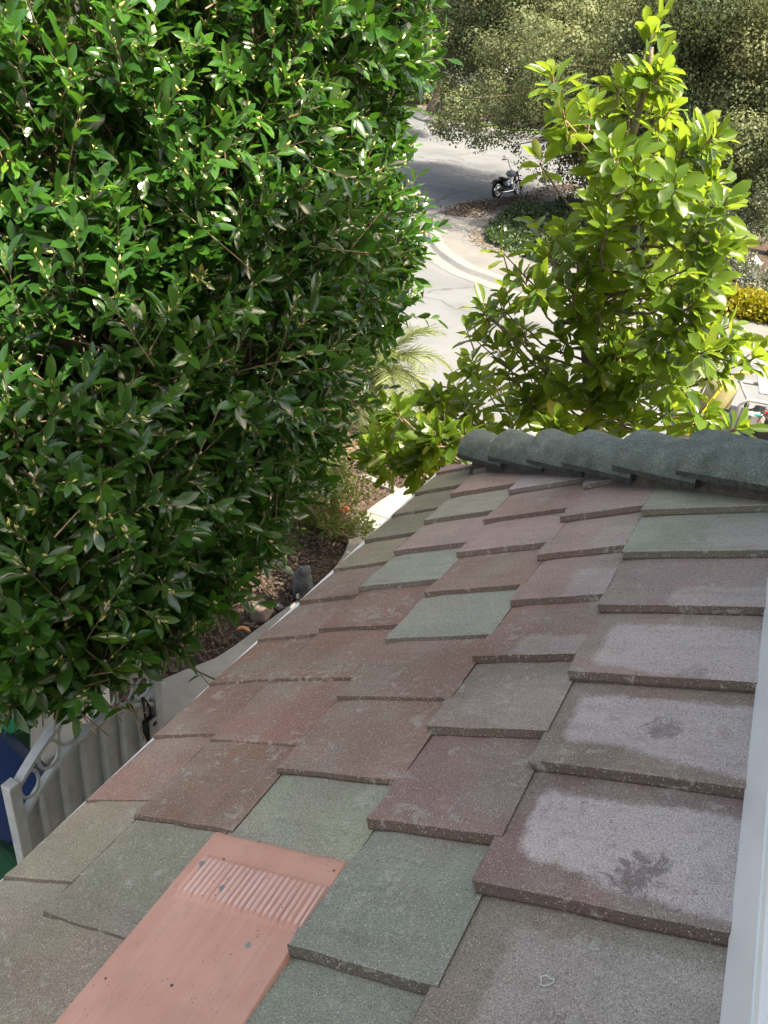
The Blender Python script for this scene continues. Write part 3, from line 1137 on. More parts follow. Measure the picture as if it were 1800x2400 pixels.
def leaf_base(length=1.0, width=0.36, fold=0.10, droop=0.12, wave=0.0, shape=(0.0, 0.62, 1.0, 0.72, 0.0)):
    """leaf along +Y, normal +Z; base point, three stations of (left, mid, right), tip"""
    V = [(0, 0, 0)]
    for k, t in enumerate((0.24, 0.52, 0.80)):
        hw = 0.5 * width * shape[k + 1]
        z = -droop * t * t
        V += [(-hw, t * length, z + fold * hw * 2 + wave * (1 if k % 2 else -1)), (0, t * length, z), (hw, t * length, z + fold * hw * 2 - wave * (1 if k % 2 else -1))]
    V.append((0, length, -droop))
    F = [(0, 2, 1), (0, 3, 2)]
    for k in range(2):
        a = 1 + 3 * k
        F += [(a, a + 1, a + 4), (a, a + 4, a + 3), (a + 1, a + 2, a + 5), (a + 1, a + 5, a + 4)]
    F += [(7, 8, 10), (8, 9, 10)]
    return np.array(V, float), np.array(F, np.int32)


def frames(Y, Nn):
    """per-leaf rotation: columns X, Y (along leaf), Z (normal)"""
    Y = unit(Y)
    Z = unit(Nn - Y * np.sum(Nn * Y, -1, keepdims=True))
    X = np.cross(Y, Z)
    return np.stack([X, Y, Z], -1)


def instance(base, F, P, Rm, S, tint):
    n, k = len(P), len(base)
    V = np.einsum('nij,kj->nki', Rm, base) * S[:, None, None] + P[:, None, :]
    FF = (F[None] + (np.arange(n) * k)[:, None, None]).reshape(-1, F.shape[1])
    return V.reshape(-1, 3), FF, np.repeat(tint, k)


def multi_instance(bases, P, Rm, S, tint):
    Vs, Fs, Ts, off = [], [], [], 0
    idx = np.arange(len(P)) % len(bases)
    for b, (bv, bf) in enumerate(bases):
        s = idx == b
        if not s.any(): continue
        v, f, t = instance(bv, bf, P[s], Rm[s], S[s], tint[s])
        Vs.append(v); Fs.append(f + off); Ts.append(t)
        off += len(v)
    return np.concatenate(Vs), np.concatenate(Fs), np.concatenate(Ts)


def pick_front(P, S, n=300, cell=46):
    """leaves that show largest: nearest one in each cell of the view"""
    x, y, z = project(P)
    ok = (x > 5) & (x < 1795) & (y > 5) & (y < 2395) & (z > 0.2)
    idx = np.where(ok)[0]
    idx = idx[np.argsort(z[idx])]
    seen, out = set(), []
    for i in idx:
        c = (int(x[i] // cell), int(y[i] // cell))
        if c in seen: continue
        seen.add(c)
        out.append(i)
    out = sorted(out, key=lambda i: -S[i] / z[i])[:n]
    return np.array(out, int)


def leaves_as_parts(name, bases, mat, P, Rm, S, tint, sel, parent, root, nt=5):
    """shared meshes: leaf form x tint step"""
    cache = {}
    for i in sel:
        b = int(i) % len(bases)
        t = int(min(nt - 1, tint[i] * nt))
        if (b, t) not in cache:
            bv, bf = bases[b]
            cache[(b, t)] = mesh_np(name, bv, bf, mat, True, np.full(len(bv), (t + 0.5) / nt))
        o = link(name, cache[(b, t)], parent)
        R = Rm[i] * S[i]
        p = P[i] - root
        o.matrix_local = Matrix(((R[0, 0], R[0, 1], R[0, 2], p[0]), (R[1, 0], R[1, 1], R[1, 2], p[1]), (R[2, 0], R[2, 1], R[2, 2], p[2]), (0, 0, 0, 1)))


def twigs_mesh(A, B, r0, r1, bend=None, n=3, seg=2):
    """many thin tapered stems in one go; A,B (m,3)"""
    m = len(A)
    t = unit(B - A)
    ref = np.where(np.abs(t[:, 2:3]) > 0.9, np.array([[1.0, 0, 0]]), np.array([[0, 0, 1.0]]))
    a = unit(np.cross(t, ref))
    b = np.cross(t, a)
    V = []
    for j in range(seg + 1):
        f = j / seg
        c = A + (B - A) * f
        if bend is not None: c = c + bend * (4 * f * (1 - f))
        r = (r0 + (r1 - r0) * f)
        r = r[:, None] if hasattr(r, '__len__') else r
        for k in range(n):
            th = 2 * math.pi * k / n
            V.append(c + (a * math.cos(th) + b * math.sin(th)) * r)
    V = np.stack(V, 1).reshape(-1, 3)
    F = []
    for j in range(seg):
        for k in range(n):
            F.append((j * n + k, j * n + (k + 1) % n, (j + 1) * n + (k + 1) % n, (j + 1) * n + k))
    F = np.array(F, np.int32)
    st = (seg + 1) * n
    FF = (F[None] + (np.arange(m) * st)[:, None, None]).reshape(-1, 4)
    return V, FF


def limb(mb, pts, r0, r1, n=8, wig=0.03, seed=0):
    rg = random.Random(seed)
    pts = [Vector(p) for p in pts]
    sm = []
    for i in range(len(pts) - 1):
        for k in range(3):
            f = k / 3
            p = pts[i].lerp(pts[i + 1], f)
            if k: p = p + Vector((rg.uniform(-wig, wig), rg.uniform(-wig, wig), rg.uniform(-wig, wig)))
            sm.append(p)
    sm.append(pts[-1])
    m = len(sm)
    mb.tube(sm, [r0 + (r1 - r0) * i / (m - 1) for i in range(m)], n)


def shoot_leaves(P0, D, L, nl, leaf_len, spread=(45, 75), term=3):
    """leaves spiralling up shoots; returns P, Y (direction), N, S, shoot index"""
    m = len(P0)
    D = unit(D)
    ref = np.where(np.abs(D[:, 2:3]) > 0.9, np.array([[1.0, 0, 0]]), np.array([[0, 0, 1.0]]))
    A = unit(np.cross(D, ref))
    B = np.cross(D, A)
    ph0 = RNG.uniform(0, 6.28, m)
    P, Y, N, S, I = [], [], [], [], []
    for k in range(nl):
        f = (k + 0.6) / nl
        ph = ph0 + k * 2.4 + RNG.normal(0, 0.25, m)
        ang = np.radians(RNG.uniform(spread[0], spread[1], m)) * (1.0 - 0.45 * f)
        rad = A * np.cos(ph)[:, None] + B * np.sin(ph)[:, None]
        d = D * np.cos(ang)[:, None] + rad * np.sin(ang)[:, None]
        d = d + np.array([0, 0, -0.12])
        nn = D * np.sin(ang)[:, None] - rad * np.cos(ang)[:, None]
        nn = nn + np.array([0, 0, 0.6]) + RNG.normal(0, 0.25, (m, 3))
        P.append(P0 + D * (L * f)[:, None])
        Y.append(d); N.append(nn)
        S.append(RNG.uniform(leaf_len[0], leaf_len[1], m) * (0.75 + 0.35 * np.sin(math.pi * min(1, 0.25 + f * 0.75))))
        I.append(np.arange(m))
    return np.concatenate(P), np.concatenate(Y), np.concatenate(N), np.concatenate(S), np.concatenate(I)


# ------------------------------------------------------------------ the big glossy laurel on the left
M['laurel'] = leaf_mat('laurel_leaf', [(0.0, (0.016, 0.062, 0.014)), (0.45, (0.034, 0.125, 0.020)), (0.8, (0.078, 0.215, 0.026)), (0.97, (0.15, 0.29, 0.03)), (1.0, (0.42, 0.30, 0.02))],
                       (0.10, 0.16, 0.05, 1), rough=0.20, trans=0.28, tcol=(0.16, 0.46, 0.03), spec=0.75)
M['bud'] = simple('flower_bud', (0.46, 0.48, 0.16), 0.6, var=0.3, vscale=30)
lob = [(150, 150, 330, 3.9), (450, 100, 330, 4.2), (700, 120, 240, 4.7), (825, 130, 115, 5.0), (850, 300, 75, 5.1), (805, 400, 135, 5.0), (845, 560, 135, 4.9), (820, 700, 135, 4.7),
       (735, 870, 130, 4.5), (650, 1040, 130, 4.2), (560, 1200, 125, 3.9), (440, 1330, 135, 3.6), (320, 1440, 115, 3.4), (190, 1560, 90, 3.2), (70, 1530, 110, 3.1), (0, 1430, 190, 3.2),
       (150, 450, 330, 3.8), (450, 450, 330, 4.0), (650, 550, 250, 4.3), (150, 800, 330, 3.6), (450, 800, 320, 3.9), (580, 850, 220, 4.2), (150, 1100, 310, 3.4), (390, 1080, 260, 3.7), (150, 1310, 200, 3.2),
       (-150, 600, 350, 3.9), (-150, 1100, 300, 3.5), (200, -160, 350, 4.2), (600, -160, 350, 4.6)]
LC = np.array([pt(x, y, D) for x, y, r, D in lob])
LR = np.array([r * D / FPX for x, y, r, D in lob])
# the far half of the crown
back = LC + unit(LC - CAM) * (0.9 + 0.3 * LR)[:, None] + np.array([0, 0, 0.0])
BC, BR_ = np.concatenate([LC, back]), np.concatenate([LR, LR * 0.95])
laurel_root = np.array([-3.35, 4.15, 0.0])
laurel = tag(empty('laurel_tree', laurel_root), 'huge dense glossy dark green laurel tree filling the left side beside the roof', 'tree')


def lobe_points(C, R, n, shell=(0.72, 1.04), cull=0.70):
    pr = R ** 2
    pr = pr / pr.sum()
    i = RNG.choice(len(C), n, p=pr)
    d = rand_dirs(n)
    P = C[i] + d * (R[i] * RNG.uniform(shell[0], shell[1], n))[:, None]
    keep = np.ones(n, bool)
    for j in range(len(C)):
        keep &= ~((np.linalg.norm(P - C[j], axis=1) < R[j] * cull) & (i != j))
    return P[keep], d[keep], i[keep]


Pf, Df, _ = lobe_points(LC, LR, 7400, (0.66, 1.07), 0.63)
Pb, Db, _ = lobe_points(back, LR * 0.95, 1500, (0.8, 1.0), 0.6)
P0 = np.concatenate([Pf, Pb])
D0 = np.concatenate([Df, Db])
tocam = unit(CAM - P0)
D0 = unit(D0 * 0.75 + np.array([0, 0, 0.45]) + RNG.normal(0, 0.35, P0.shape))
low = P0[:, 2] < 1.9
D0[low] = unit(D0[low] + np.array([0, 0, -0.35]))
ok = (P0[:, 2] > 0.75) & (P0[:, 0] < -1.45)
P0, D0 = P0[ok], D0[ok]
SL = RNG.uniform(0.16, 0.36, len(P0)) * np.where(RNG.random(len(P0)) < 0.12, 1.5, 1.0)
P0 = P0 - D0 * (SL * 0.6)[:, None]
lP, lY, lN, lS, lI = shoot_leaves(P0, D0, SL, 11, (0.064, 0.132))
tint_sh = RNG.beta(2.2, 2.6, len(P0)) * 0.8
lt = np.clip(tint_sh[lI] + RNG.normal(0, 0.10, len(lI)), 0, 0.95)
lt[RNG.random(len(lt)) < 0.0014] = 0.999
lbases = [leaf_base(1, 0.37, 0.16, 0.10), leaf_base(1, 0.33, 0.25, 0.20, 0.015), leaf_base(1, 0.40, 0.10, 0.02, 0.02), leaf_base(1, 0.36, 0.30, -0.06, 0.01)]
lR = frames(lY, lN)
sel = pick_front(lP + lR[:, :, 1] * lS[:, None] * 0.5, lS)
rest = np.ones(len(lP), bool)
rest[sel] = False
v, f, t = multi_instance(lbases, lP[rest] - laurel_root, lR[rest], lS[rest], lt[rest])
o = link('crown', mesh_np('crown', v, f, M['laurel'], True, t), laurel)
o['kind'] = 'stuff'
leaves_as_parts('leaf', lbases, M['laurel'], lP, lR, lS, lt, sel, laurel, laurel_root)
print('laurel shoots', len(P0), 'leaves', len(lP))
# shoots' stems
v, f = twigs_mesh(P0 - D0 * 0.12 - laurel_root, P0 + D0 * SL[:, None] - laurel_root, 0.0035, 0.0016)
o = link('twigs', mesh_np('twigs', v, f, M['twig']), laurel)
o['kind'] = 'stuff'
# flower buds: small spikes in the leaf axils
nb = int(len(P0) * 3.2)
bi = RNG.integers(0, len(P0), nb)
bp = P0[bi] + D0[bi] * (SL[bi] * RNG.uniform(0.45, 1.02, nb))[:, None]
bd = unit(D0[bi] + RNG.normal(0, 0.55, (nb, 3)))
ob = np.array([(0, 0, 0), (0.17, 0.45, 0), (0, 0.45, 0.17), (-0.17, 0.45, 0), (0, 0.45, -0.17), (0, 1, 0)], float)
of = np.array([(0, 1, 2), (0, 2, 3), (0, 3, 4), (0, 4, 1), (5, 2, 1), (5, 3, 2), (5, 4, 3), (5, 1, 4)], np.int32)
v, f, t = instance(ob, of, bp - laurel_root, frames(bd, rand_dirs(nb)), RNG.uniform(0.018, 0.040, nb), np.zeros(nb))
o = link('flower_buds', mesh_np('flower_buds', v, f, M['bud']), laurel)
o['kind'] = 'stuff'
# trunk, limbs reaching the lobes, upright leaders
tm = MB()
hub = Vector((-3.3, 4.15, 1.7))
limb(tm, [laurel_root, Vector((-3.38, 4.2, 0.8)), hub], 0.13, 0.10, 9, 0.02, 1)
tm.build('trunk', M['bark'], laurel, loc=-Vector(laurel_root), smooth=True)
for k, (c, r) in enumerate(zip(LC, LR)):
    b = MB()
    cV = Vector(c)
    mid = hub.lerp(cV, 0.5) + Vector((0, 0, 0.25))
    limb(b, [hub, mid, cV, cV + (cV - hub).normalized() * (r * 0.5)], 0.05, 0.008, 6, 0.05, k)
    b.build('branch', M['bark'], laurel, loc=-Vector(laurel_root), smooth=True)
for k, (x, y, D, x2, y2) in enumerate([(245, 650, 3.45, 265, 40), (500, 330, 3.6, 505, -60), (270, 250, 3.5, 262, -40), (430, 380, 3.6, 445, 60), (720, 700, 4.1, 560, 640), (640, 420, 3.9, 700, 250), (560, 880, 3.6, 420, 700)]):
    b = MB()
    limb(b, [pt(x, y, D), pt((x + x2) / 2 + 4, (y + y2) / 2, D + 0.05), pt(x2, y2, D + 0.1)], 0.009, 0.004, 6, 0.008, 50 + k)
    b.build('branch', M['twig'], laurel, loc=-Vector(laurel_root), smooth=True)

# ------------------------------------------------------------------ the magnolia beyond the roof
M['magnolia'] = leaf_mat('magnolia_leaf', [(0.0, (0.042, 0.098, 0.016)), (0.4, (0.092, 0.188, 0.022)), (0.75, (0.165, 0.270, 0.032)), (0.95, (0.27, 0.35, 0.04)), (1.0, (0.40, 0.36, 0.04))],
                         (0.20, 0.15, 0.045, 1), rough=0.26, trans=0.5, tcol=(0.44, 0.62, 0.05), spec=0.5)
mcl = [(1530, 70, 40), (1562, 130, 45), (1520, 180, 50), (1590, 250, 40), (1480, 255, 30), (1455, 190, 20), (1545, 235, 40),
       (1285, 200, 35), (1370, 225, 40), (1310, 265, 50), (1410, 255, 40), (1250, 375, 35), (1340, 310, 50), (1430, 320, 35), (1600, 315, 50), (1650, 305, 35), (1560, 370, 50), (1490, 380, 50), (1400, 365, 35),
       (1675, 340, 25), (1690, 430, 50), (1725, 480, 40), (1600, 440, 60), (1520, 470, 60), (1440, 450, 50), (1375, 480, 40), (1395, 545, 50), (1745, 560, 40), (1665, 535, 55), (1560, 560, 60), (1480, 600, 60),
       (1240, 520, 40), (1275, 590, 45), (1150, 580, 40), (1195, 640, 45), (1320, 540, 30), (1105, 725, 35), (1155, 715, 45), (1255, 660, 50), (1335, 680, 55), (1420, 690, 55), (1520, 690, 60), (1620, 675, 60), (1700, 655, 50),
       (1205, 775, 50), (1300, 780, 45), (1475, 800, 55), (1565, 790, 55), (1655, 775, 55), (1740, 760, 50), (1775, 830, 40), (1105, 850, 50), (1185, 865, 60), (1085, 790, 35), (1275, 860, 50), (1480, 885, 65),
       (1585, 875, 60), (1680, 870, 50), (1385, 935, 50), (1010, 925, 50), (1085, 950, 60), (1185, 950, 60), (1285, 955, 50), (1480, 965, 55), (1580, 955, 50), (925, 960, 40), (950, 1005, 50), (1020, 1015, 50),
       (1080, 1020, 40), (995, 1070, 40), (1655, 975, 40), (1730, 1000, 30), (1380, 1000, 40), (1130, 1010, 40), (885, 1000, 45), (925, 1050, 45), (965, 1095, 40), (905, 1085, 40), (860, 1045, 40), (1010, 1055, 40),
       (1380, 620, 40), (1350, 740, 45), (1440, 760, 45), (1400, 840, 40), (1330, 900, 45), (1430, 890, 40), (1350, 590, 35), (1530, 620, 45), (1610, 600, 45), (1640, 820, 45), (1540, 840, 45), (1700, 820, 40), (1230, 930, 45), (1420, 540, 35), (1590, 510, 40), (1700, 590, 35)]
MY = 5.35
rgm = random.Random(21)
mcl += [(x + rgm.uniform(-40, 40), y + rgm.uniform(-40, 40), r * 0.7) for x, y, r in mcl if 1320 < x < 1730 and 260 < y < 930 and rgm.random() < 0.4] + [(x + rgm.uniform(-45, 45), y + rgm.uniform(-40, 40), r * 0.8) for x, y, r in mcl if y > 620 and rgm.random() < 0.5]
mag_root = np.array([-0.98, 5.45, 0.0])
magnolia = tag(empty('magnolia_tree', mag_root), 'young yellow-green magnolia with large leathery leaves beyond the hip of the roof', 'tree')
rP, rD = [], []
hubs = []
trunk_pts = [mag_root, at(1395, 985, 5.45), at(1378, 800, 5.4), at(1425, 600, 5.35), at(1455, 420, 5.35), at(1500, 250, 5.32), at(1528, 110, 5.3)]
TP = np.array(trunk_pts)
brs = []
for k, (x, y, r) in enumerate(mcl):
    if y < 820: x, r = 1425 + (x - 1425) * 0.91, r * 0.85
    near = 1.0 if (x < 1130 and y > 880) else 0.0
    Yc = MY + RNG.uniform(-0.75, 0.6) * min(1.0, (y + 150) / 600) - 0.35 * near
    c = at(x, y, Yc)
    # nearest trunk point below
    cand = np.linspace(0, 1, 80)
    seg = cand * (len(TP) - 1)
    tp = np.array([TP[int(min(s, len(TP) - 1.001))] * (1 - (s - int(min(s, len(TP) - 1.001)))) + TP[int(min(s, len(TP) - 1.001)) + 1] * (s - int(min(s, len(TP) - 1.001))) for s in seg])
    want = c[2] - 0.45 * np.hypot(c[0] - tp[:, 0], c[1] - tp[:, 1]) - 0.05
    j = int(np.argmin(np.abs(tp[:, 2] - want)))
    brs.append((tp[j], c))
    axis = unit(c - tp[j] + np.array([0, 0, 0.35]))
    nr = (2 if x > 1300 or y > 640 or y < 340 else 1) + int(r > 34) + int(r > 46)
    for q in range(nr):
        off = rand_dirs(1)[0] * (r * Yc / FPX) * (0.3 + 0.9 * RNG.random()) if q else np.zeros(3)
        rP.append(c + off)
        rD.append(unit(axis + off / max(np.linalg.norm(off), 1e-6) * (0.7 if q else 0) + RNG.normal(0, 0.2, 3) + np.array([0, 0, 0.25])))
rP, rD = np.array(rP), np.array(rD)
nl = 10
m = len(rP)
ref = np.where(np.abs(rD[:, 2:3]) > 0.9, np.array([[1.0, 0, 0]]), np.array([[0, 0, 1.0]]))
A = unit(np.cross(rD, ref)); B = np.cross(rD, A)
gP, gY, gN, gS, gT = [], [], [], [], []
for k in range(nl):
    keep = RNG.random(m) < (0.92 if k < 7 else 0.6)
    ph = k * 2.4 + RNG.normal(0, 0.25, m)
    f = k / (nl - 1)
    ang = np.radians(92 - 62 * f + RNG.normal(0, 12, m))
    rad = A * np.cos(ph)[:, None] + B * np.sin(ph)[:, None]
    d = rD * np.cos(ang)[:, None] + rad * np.sin(ang)[:, None] + np.array([0, 0, -0.08])
    n_ = rD * np.sin(ang)[:, None] - rad * np.cos(ang)[:, None] + RNG.normal(0, 0.22, (m, 3))
    p = rP - rD * (0.09 * (1 - f)) [:, None] if hasattr(f, '__len__') else rP - rD * (0.10 * (1 - f))
    gP.append((p + d * 0.012)[keep]); gY.append(d[keep]); gN.append(n_[keep])
    gS.append((RNG.uniform(0.13, 0.215, m) * (1.0 - 0.25 * f))[keep])
    gT.append(np.clip(RNG.beta(2.5, 2.2, m) * 0.9 + 0.12 * f - 0.05, 0, 0.97)[keep])
gP, gY, gN, gS, gT = map(np.concatenate, (gP, gY, gN, gS, gT))
gT[RNG.random(len(gT)) < 0.008] = 0.999
mbases = [leaf_base(1, 0.42, 0.20, 0.10, 0.0, (0, .62, 1, .82, 0)), leaf_base(1, 0.38, 0.28, -0.08, 0.02, (0, .66, 1, .78, 0)), leaf_base(1, 0.46, 0.12, 0.18, 0.025, (0, .6, 1, .84, 0)), leaf_base(1, 0.40, 0.35, 0.02, 0.0, (0, .64, 1, .8, 0))]
gR = frames(gY, gN)
sel = pick_front(gP + gR[:, :, 1] * gS[:, None] * 0.5, gS, 300, 40)
rest = np.ones(len(gP), bool)
rest[sel] = False
v, f, t = multi_instance(mbases, gP[rest] - mag_root, gR[rest], gS[rest], gT[rest])
o = link('crown', mesh_np('crown', v, f, M['magnolia'], True, t), magnolia)
o['kind'] = 'stuff'
leaves_as_parts('leaf', mbases, M['magnolia'], gP, gR, gS, gT, sel, magnolia, mag_root)
print('magnolia leaves', len(gP))
tm = MB()
limb(tm, trunk_pts, 0.075, 0.010, 9, 0.012, 3)
tm.build('trunk', M['bark'], magnolia, loc=-Vector(mag_root), smooth=True)
for k, (a, c) in enumerate(brs):
    b = MB()
    a, c = Vector(a), Vector(c)
    L = (c - a).length
    mid = a.lerp(c, 0.55) + Vector((0, 0, -0.10 * L))
    limb(b, [a, mid, c - Vector((0, 0, 0.02))], 0.005 + 0.007 * min(1, L), 0.004, 6, 0.02, 300 + k)
    b.build('branch', M['bark'], magnolia, loc=-Vector(mag_root), smooth=True)
v, f = twigs_mesh(rP - rD * 0.16 - mag_root, rP + rD * 0.02 - mag_root, 0.0055, 0.004, n=5)
o = link('twigs', mesh_np('twigs', v, f, M['twig']), magnolia)
o['kind'] = 'stuff'

# ------------------------------------------------------------------ oaks along the street
def oak_mat(name, a, b, c, trans=0.22):
    return leaf_mat(name, [(0.0, a), (0.55, b), (1.0, c)], (0.11, 0.12, 0.06, 1), rough=0.62, trans=trans, tcol=(0.24, 0.27, 0.07), spec=0.2)


M['oak'] = oak_mat('oak_leaf', (0.075, 0.108, 0.062), (0.135, 0.172, 0.088), (0.225, 0.240, 0.115), 0.32)
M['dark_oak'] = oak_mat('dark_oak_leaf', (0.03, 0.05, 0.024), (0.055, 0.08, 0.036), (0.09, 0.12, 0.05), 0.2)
M['pale_tree'] = oak_mat('pale_leaf', (0.06, 0.085, 0.03), (0.11, 0.14, 0.05), (0.17, 0.19, 0.07))
qb = np.array([(0, 0, 0), (0.32, 0.45, 0.06), (0, 1, -0.05), (-0.32, 0.45, 0.06)], float)
qf = np.array([(0, 1, 2, 3)], np.int32)


def lobed_tree(name, label, root, lobes, nleaf, leaf, mat, trunk_r=0.35, group=None, fork=2.2, sub=15, yr=1.0):
    """lobes: list of (centre, radius); each lobe is broken into leaf clumps so the outline is uneven"""
    root = np.array(root, float)
    tr = tag(empty(name, root), label, 'tree', group)
    LCc = np.array([l[0] for l in lobes]); LRr = np.array([l[1] for l in lobes])
    # clumps on the lobes
    n_cl = sub * len(lobes)
    pr = LRr ** 2 / (LRr ** 2).sum()
    i = RNG.choice(len(lobes), n_cl, p=pr)
    d = rand_dirs(n_cl)
    d[:, 2] = np.where(RNG.random(n_cl) < 0.3, np.abs(d[:, 2]), d[:, 2])
    C = LCc[i] + d * (LRr[i] * RNG.uniform(0.55, 1.05, n_cl))[:, None] * np.array([1, yr, 1])
    r = LRr[i] * RNG.uniform(0.20, 0.42, n_cl)
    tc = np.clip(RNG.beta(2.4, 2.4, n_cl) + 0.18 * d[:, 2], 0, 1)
    j = RNG.choice(n_cl, nleaf, p=r ** 2 / (r ** 2).sum())
    dd = rand_dirs(nleaf)
    P = C[j] + dd * (r[j] * (RNG.random(nleaf) ** 0.35) * 1.12)[:, None] * np.array([1.15, 1.15, 0.85])
    N = unit(dd * 1.0 + np.array([0, 0, 0.35]) + RNG.normal(0, 0.30, (nleaf, 3)))
    Y = unit(np.cross(N, rand_dirs(nleaf)))
    t = np.clip(tc[j] + RNG.normal(0, 0.10, nleaf), 0, 0.99)
    v, f, t = instance(qb, qf, P - root, frames(Y, N), RNG.uniform(leaf[0], leaf[1], nleaf), t)
    o = link('crown', mesh_np('crown', v, f, mat, False, t), tr)
    o['kind'] = 'stuff'
    tm = MB()
    top = root + np.array([0, 0, fork])
    limb(tm, [root, root + np.array([0.1, 0.05, fork * 0.5]), top], trunk_r, trunk_r * 0.75, 10, 0.05, 5)
    tm.build('trunk', M['bark'], tr, loc=-Vector(root), smooth=True)
    for k, (c, rr) in enumerate(lobes):
        b = MB()
        t_, c_ = Vector(top), Vector(c)
        limb(b, [t_, t_.lerp(c_, 0.5) + Vector((0, 0, 0.12 * (c_ - t_).length)), c_], trunk_r * 0.17, 0.015, 6, 0.16, 70 + k)
        b.build('branch', M['bark'], tr, loc=-Vector(root), smooth=True)
    return tr


def lobes_px(lst):
    return [(at(x, y, Y), r * (Y * 1.1) / FPX) for x, y, r, Y in lst]


oak1 = lobes_px([(1090, 60, 100, 32), (1080, 170, 90, 31), (1075, 260, 65, 28.5), (1150, 270, 80, 27.5), (1160, 150, 110, 30), (1200, 20, 130, 31), (1250, 160, 120, 29), (1240, 290, 75, 27.5),
                 (1330, 60, 140, 31), (1350, 200, 130, 30), (1330, 330, 85, 30), (1440, 100, 140, 31), (1450, 250, 130, 30), (1440, 370, 90, 30), (1300, 385, 40, 31), (1350, 410, 50, 31), (1150, -80, 140, 33), (1350, -80, 150, 33), (1010, 90, 55, 33),
                 (1030, 200, 45, 31), (1045, 262, 58, 29), (1090, 305, 58, 28), (1150, 325, 55, 27.5), (1205, 340, 52, 27.5), (1255, 372, 42, 28), (1120, 260, 70, 27), (1020, 130, 60, 32), (1180, 200, 70, 25.5), (1260, 230, 70, 25.5), (1340, 260, 70, 25.5), (1420, 290, 70, 26), (1300, 310, 50, 25.5), (1110, 230, 60, 26), (1330, 110, 85, 24.5), (1400, 140, 85, 25), (1280, 150, 75, 25), (1360, 200, 70, 24.5), (1450, 180, 80, 25.5)])
lobed_tree('oak_tree', 'large olive green oak spreading over the kerb behind the motorcycle', (-3.6, 33.5, bz(33.5) + 0.1), oak1, 220000, (0.07, 0.125), M['oak'], 0.4)
oak2 = lobes_px([(1590, 60, 130, 27), (1680, 20, 140, 27), (1780, 60, 140, 26), (1600, 180, 120, 27), (1700, 170, 130, 26), (1800, 200, 120, 25.5), (1650, 290, 120, 26.5), (1750, 320, 120, 25.5), (1830, 360, 110, 25),
                 (1720, 430, 95, 25.5), (1790, 480, 80, 25), (1650, 400, 90, 26), (1560, 300, 90, 27), (1590, 400, 80, 27), (1740, 530, 50, 25), (1800, 560, 45, 25), (1560, 480, 60, 27)])
lobed_tree('oak_tree', 'grey-green oak at the right edge behind the magnolia', (0.2, 27.5, bz(27.5) + 0.1), oak2, 160000, (0.06, 0.11), M['oak'], 0.38)
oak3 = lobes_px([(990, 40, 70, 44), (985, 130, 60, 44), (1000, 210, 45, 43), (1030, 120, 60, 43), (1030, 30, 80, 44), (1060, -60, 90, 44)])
lobed_tree('oak_tree', 'dark tree between the laurel and the big oak', at(1010, 262, 44), oak3, 16000, (0.14, 0.26), M['dark_oak'], 0.3)
oak4 = lobes_px([(905, 60, 70, 66), (940, 110, 50, 66), (900, 170, 60, 66), (850, 100, 90, 68), (780, 60, 100, 68), (950, 190, 30, 64), (700, 100, 110, 68)])
lobed_tree('street_tree', 'pale distant tree up the street beside the laurel', at(905, 235, 66), oak4, 12000, (0.18, 0.32), M['pale_tree'], 0.3, fork=1.5)
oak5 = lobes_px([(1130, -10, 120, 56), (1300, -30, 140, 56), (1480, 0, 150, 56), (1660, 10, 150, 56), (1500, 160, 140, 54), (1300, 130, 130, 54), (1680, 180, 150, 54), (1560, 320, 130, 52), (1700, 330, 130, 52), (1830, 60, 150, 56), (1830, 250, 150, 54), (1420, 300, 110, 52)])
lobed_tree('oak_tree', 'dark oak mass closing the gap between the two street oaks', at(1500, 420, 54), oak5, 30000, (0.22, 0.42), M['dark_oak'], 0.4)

# ------------------------------------------------------------------ garden beside the house
grid_sheet('garden_bed', -9.0, -0.4, -3.0, 8.7, 40, 50, lambda X, Y: 0.012 + 0.03 * np.sin(X * 3.1) * np.sin(Y * 2.3), M['mulch'])
# concrete walk of separate slabs along the house
le = smooth_pts([(-3.25, 0.2), (-3.2, 2.4), (-3.14, 3.4), (-2.96, 3.8), (-2.87, 4.52), (-2.80, 5.2), (-2.84, 5.68), (-2.96, 6.07), (-3.06, 6.53), (-3.04, 7.01), (-2.93, 7.62)], 6)
walk = empty('garden_walk', (0, 0, 0))
tag(walk, kind='structure')
LEy = np.array([p[1] for p in le]); LEx = np.array([p[0] for p in le])
cuts = [0.2, 2.0, 3.62, 5.2, 6.62, 7.62]
for a, b in zip(cuts[:-1], cuts[1:]):
    ys = np.linspace(a + 0.006, b - 0.006, 9)
    xl = np.interp(ys, LEy, LEx)
    pts = [np.array([x, y]) for x, y in zip(xl, ys)]
    tilt = 0.16 if a > 6 else 0.0
    pts += [np.array([-1.75, b - 0.006 - tilt * 0]), np.array([-1.75, a + 0.006])]
    o = flat_poly('walk_slab', pts, 0.075, M['walk'], 0.09, parent=walk, z=0.0)
    bv = o.modifiers.new('bevel', 'BEVEL'); bv.width = 0.008; bv.segments = 2; bv.limit_method = 'ANGLE'
# narrow concrete border running off behind the walk
bp0, bp1 = gnd(850, 1108, z=0.08), gnd(985, 1166, z=0.08)
bd = Vector((bp1[0] - bp0[0], bp1[1] - bp0[1], 0))
ang = math.atan2(bd.y, bd.x)
bo = MB().box((0, 0, -0.02), (bd.length, 0.10, 0.10)).build('bed_border', M['kerb'], None, loc=((bp0[0] + bp1[0]) / 2, (bp0[1] + bp1[1]) / 2, 0.03), bevel=0.01)
bo.rotation_euler = (0, 0, ang)
bo['kind'] = 'structure'
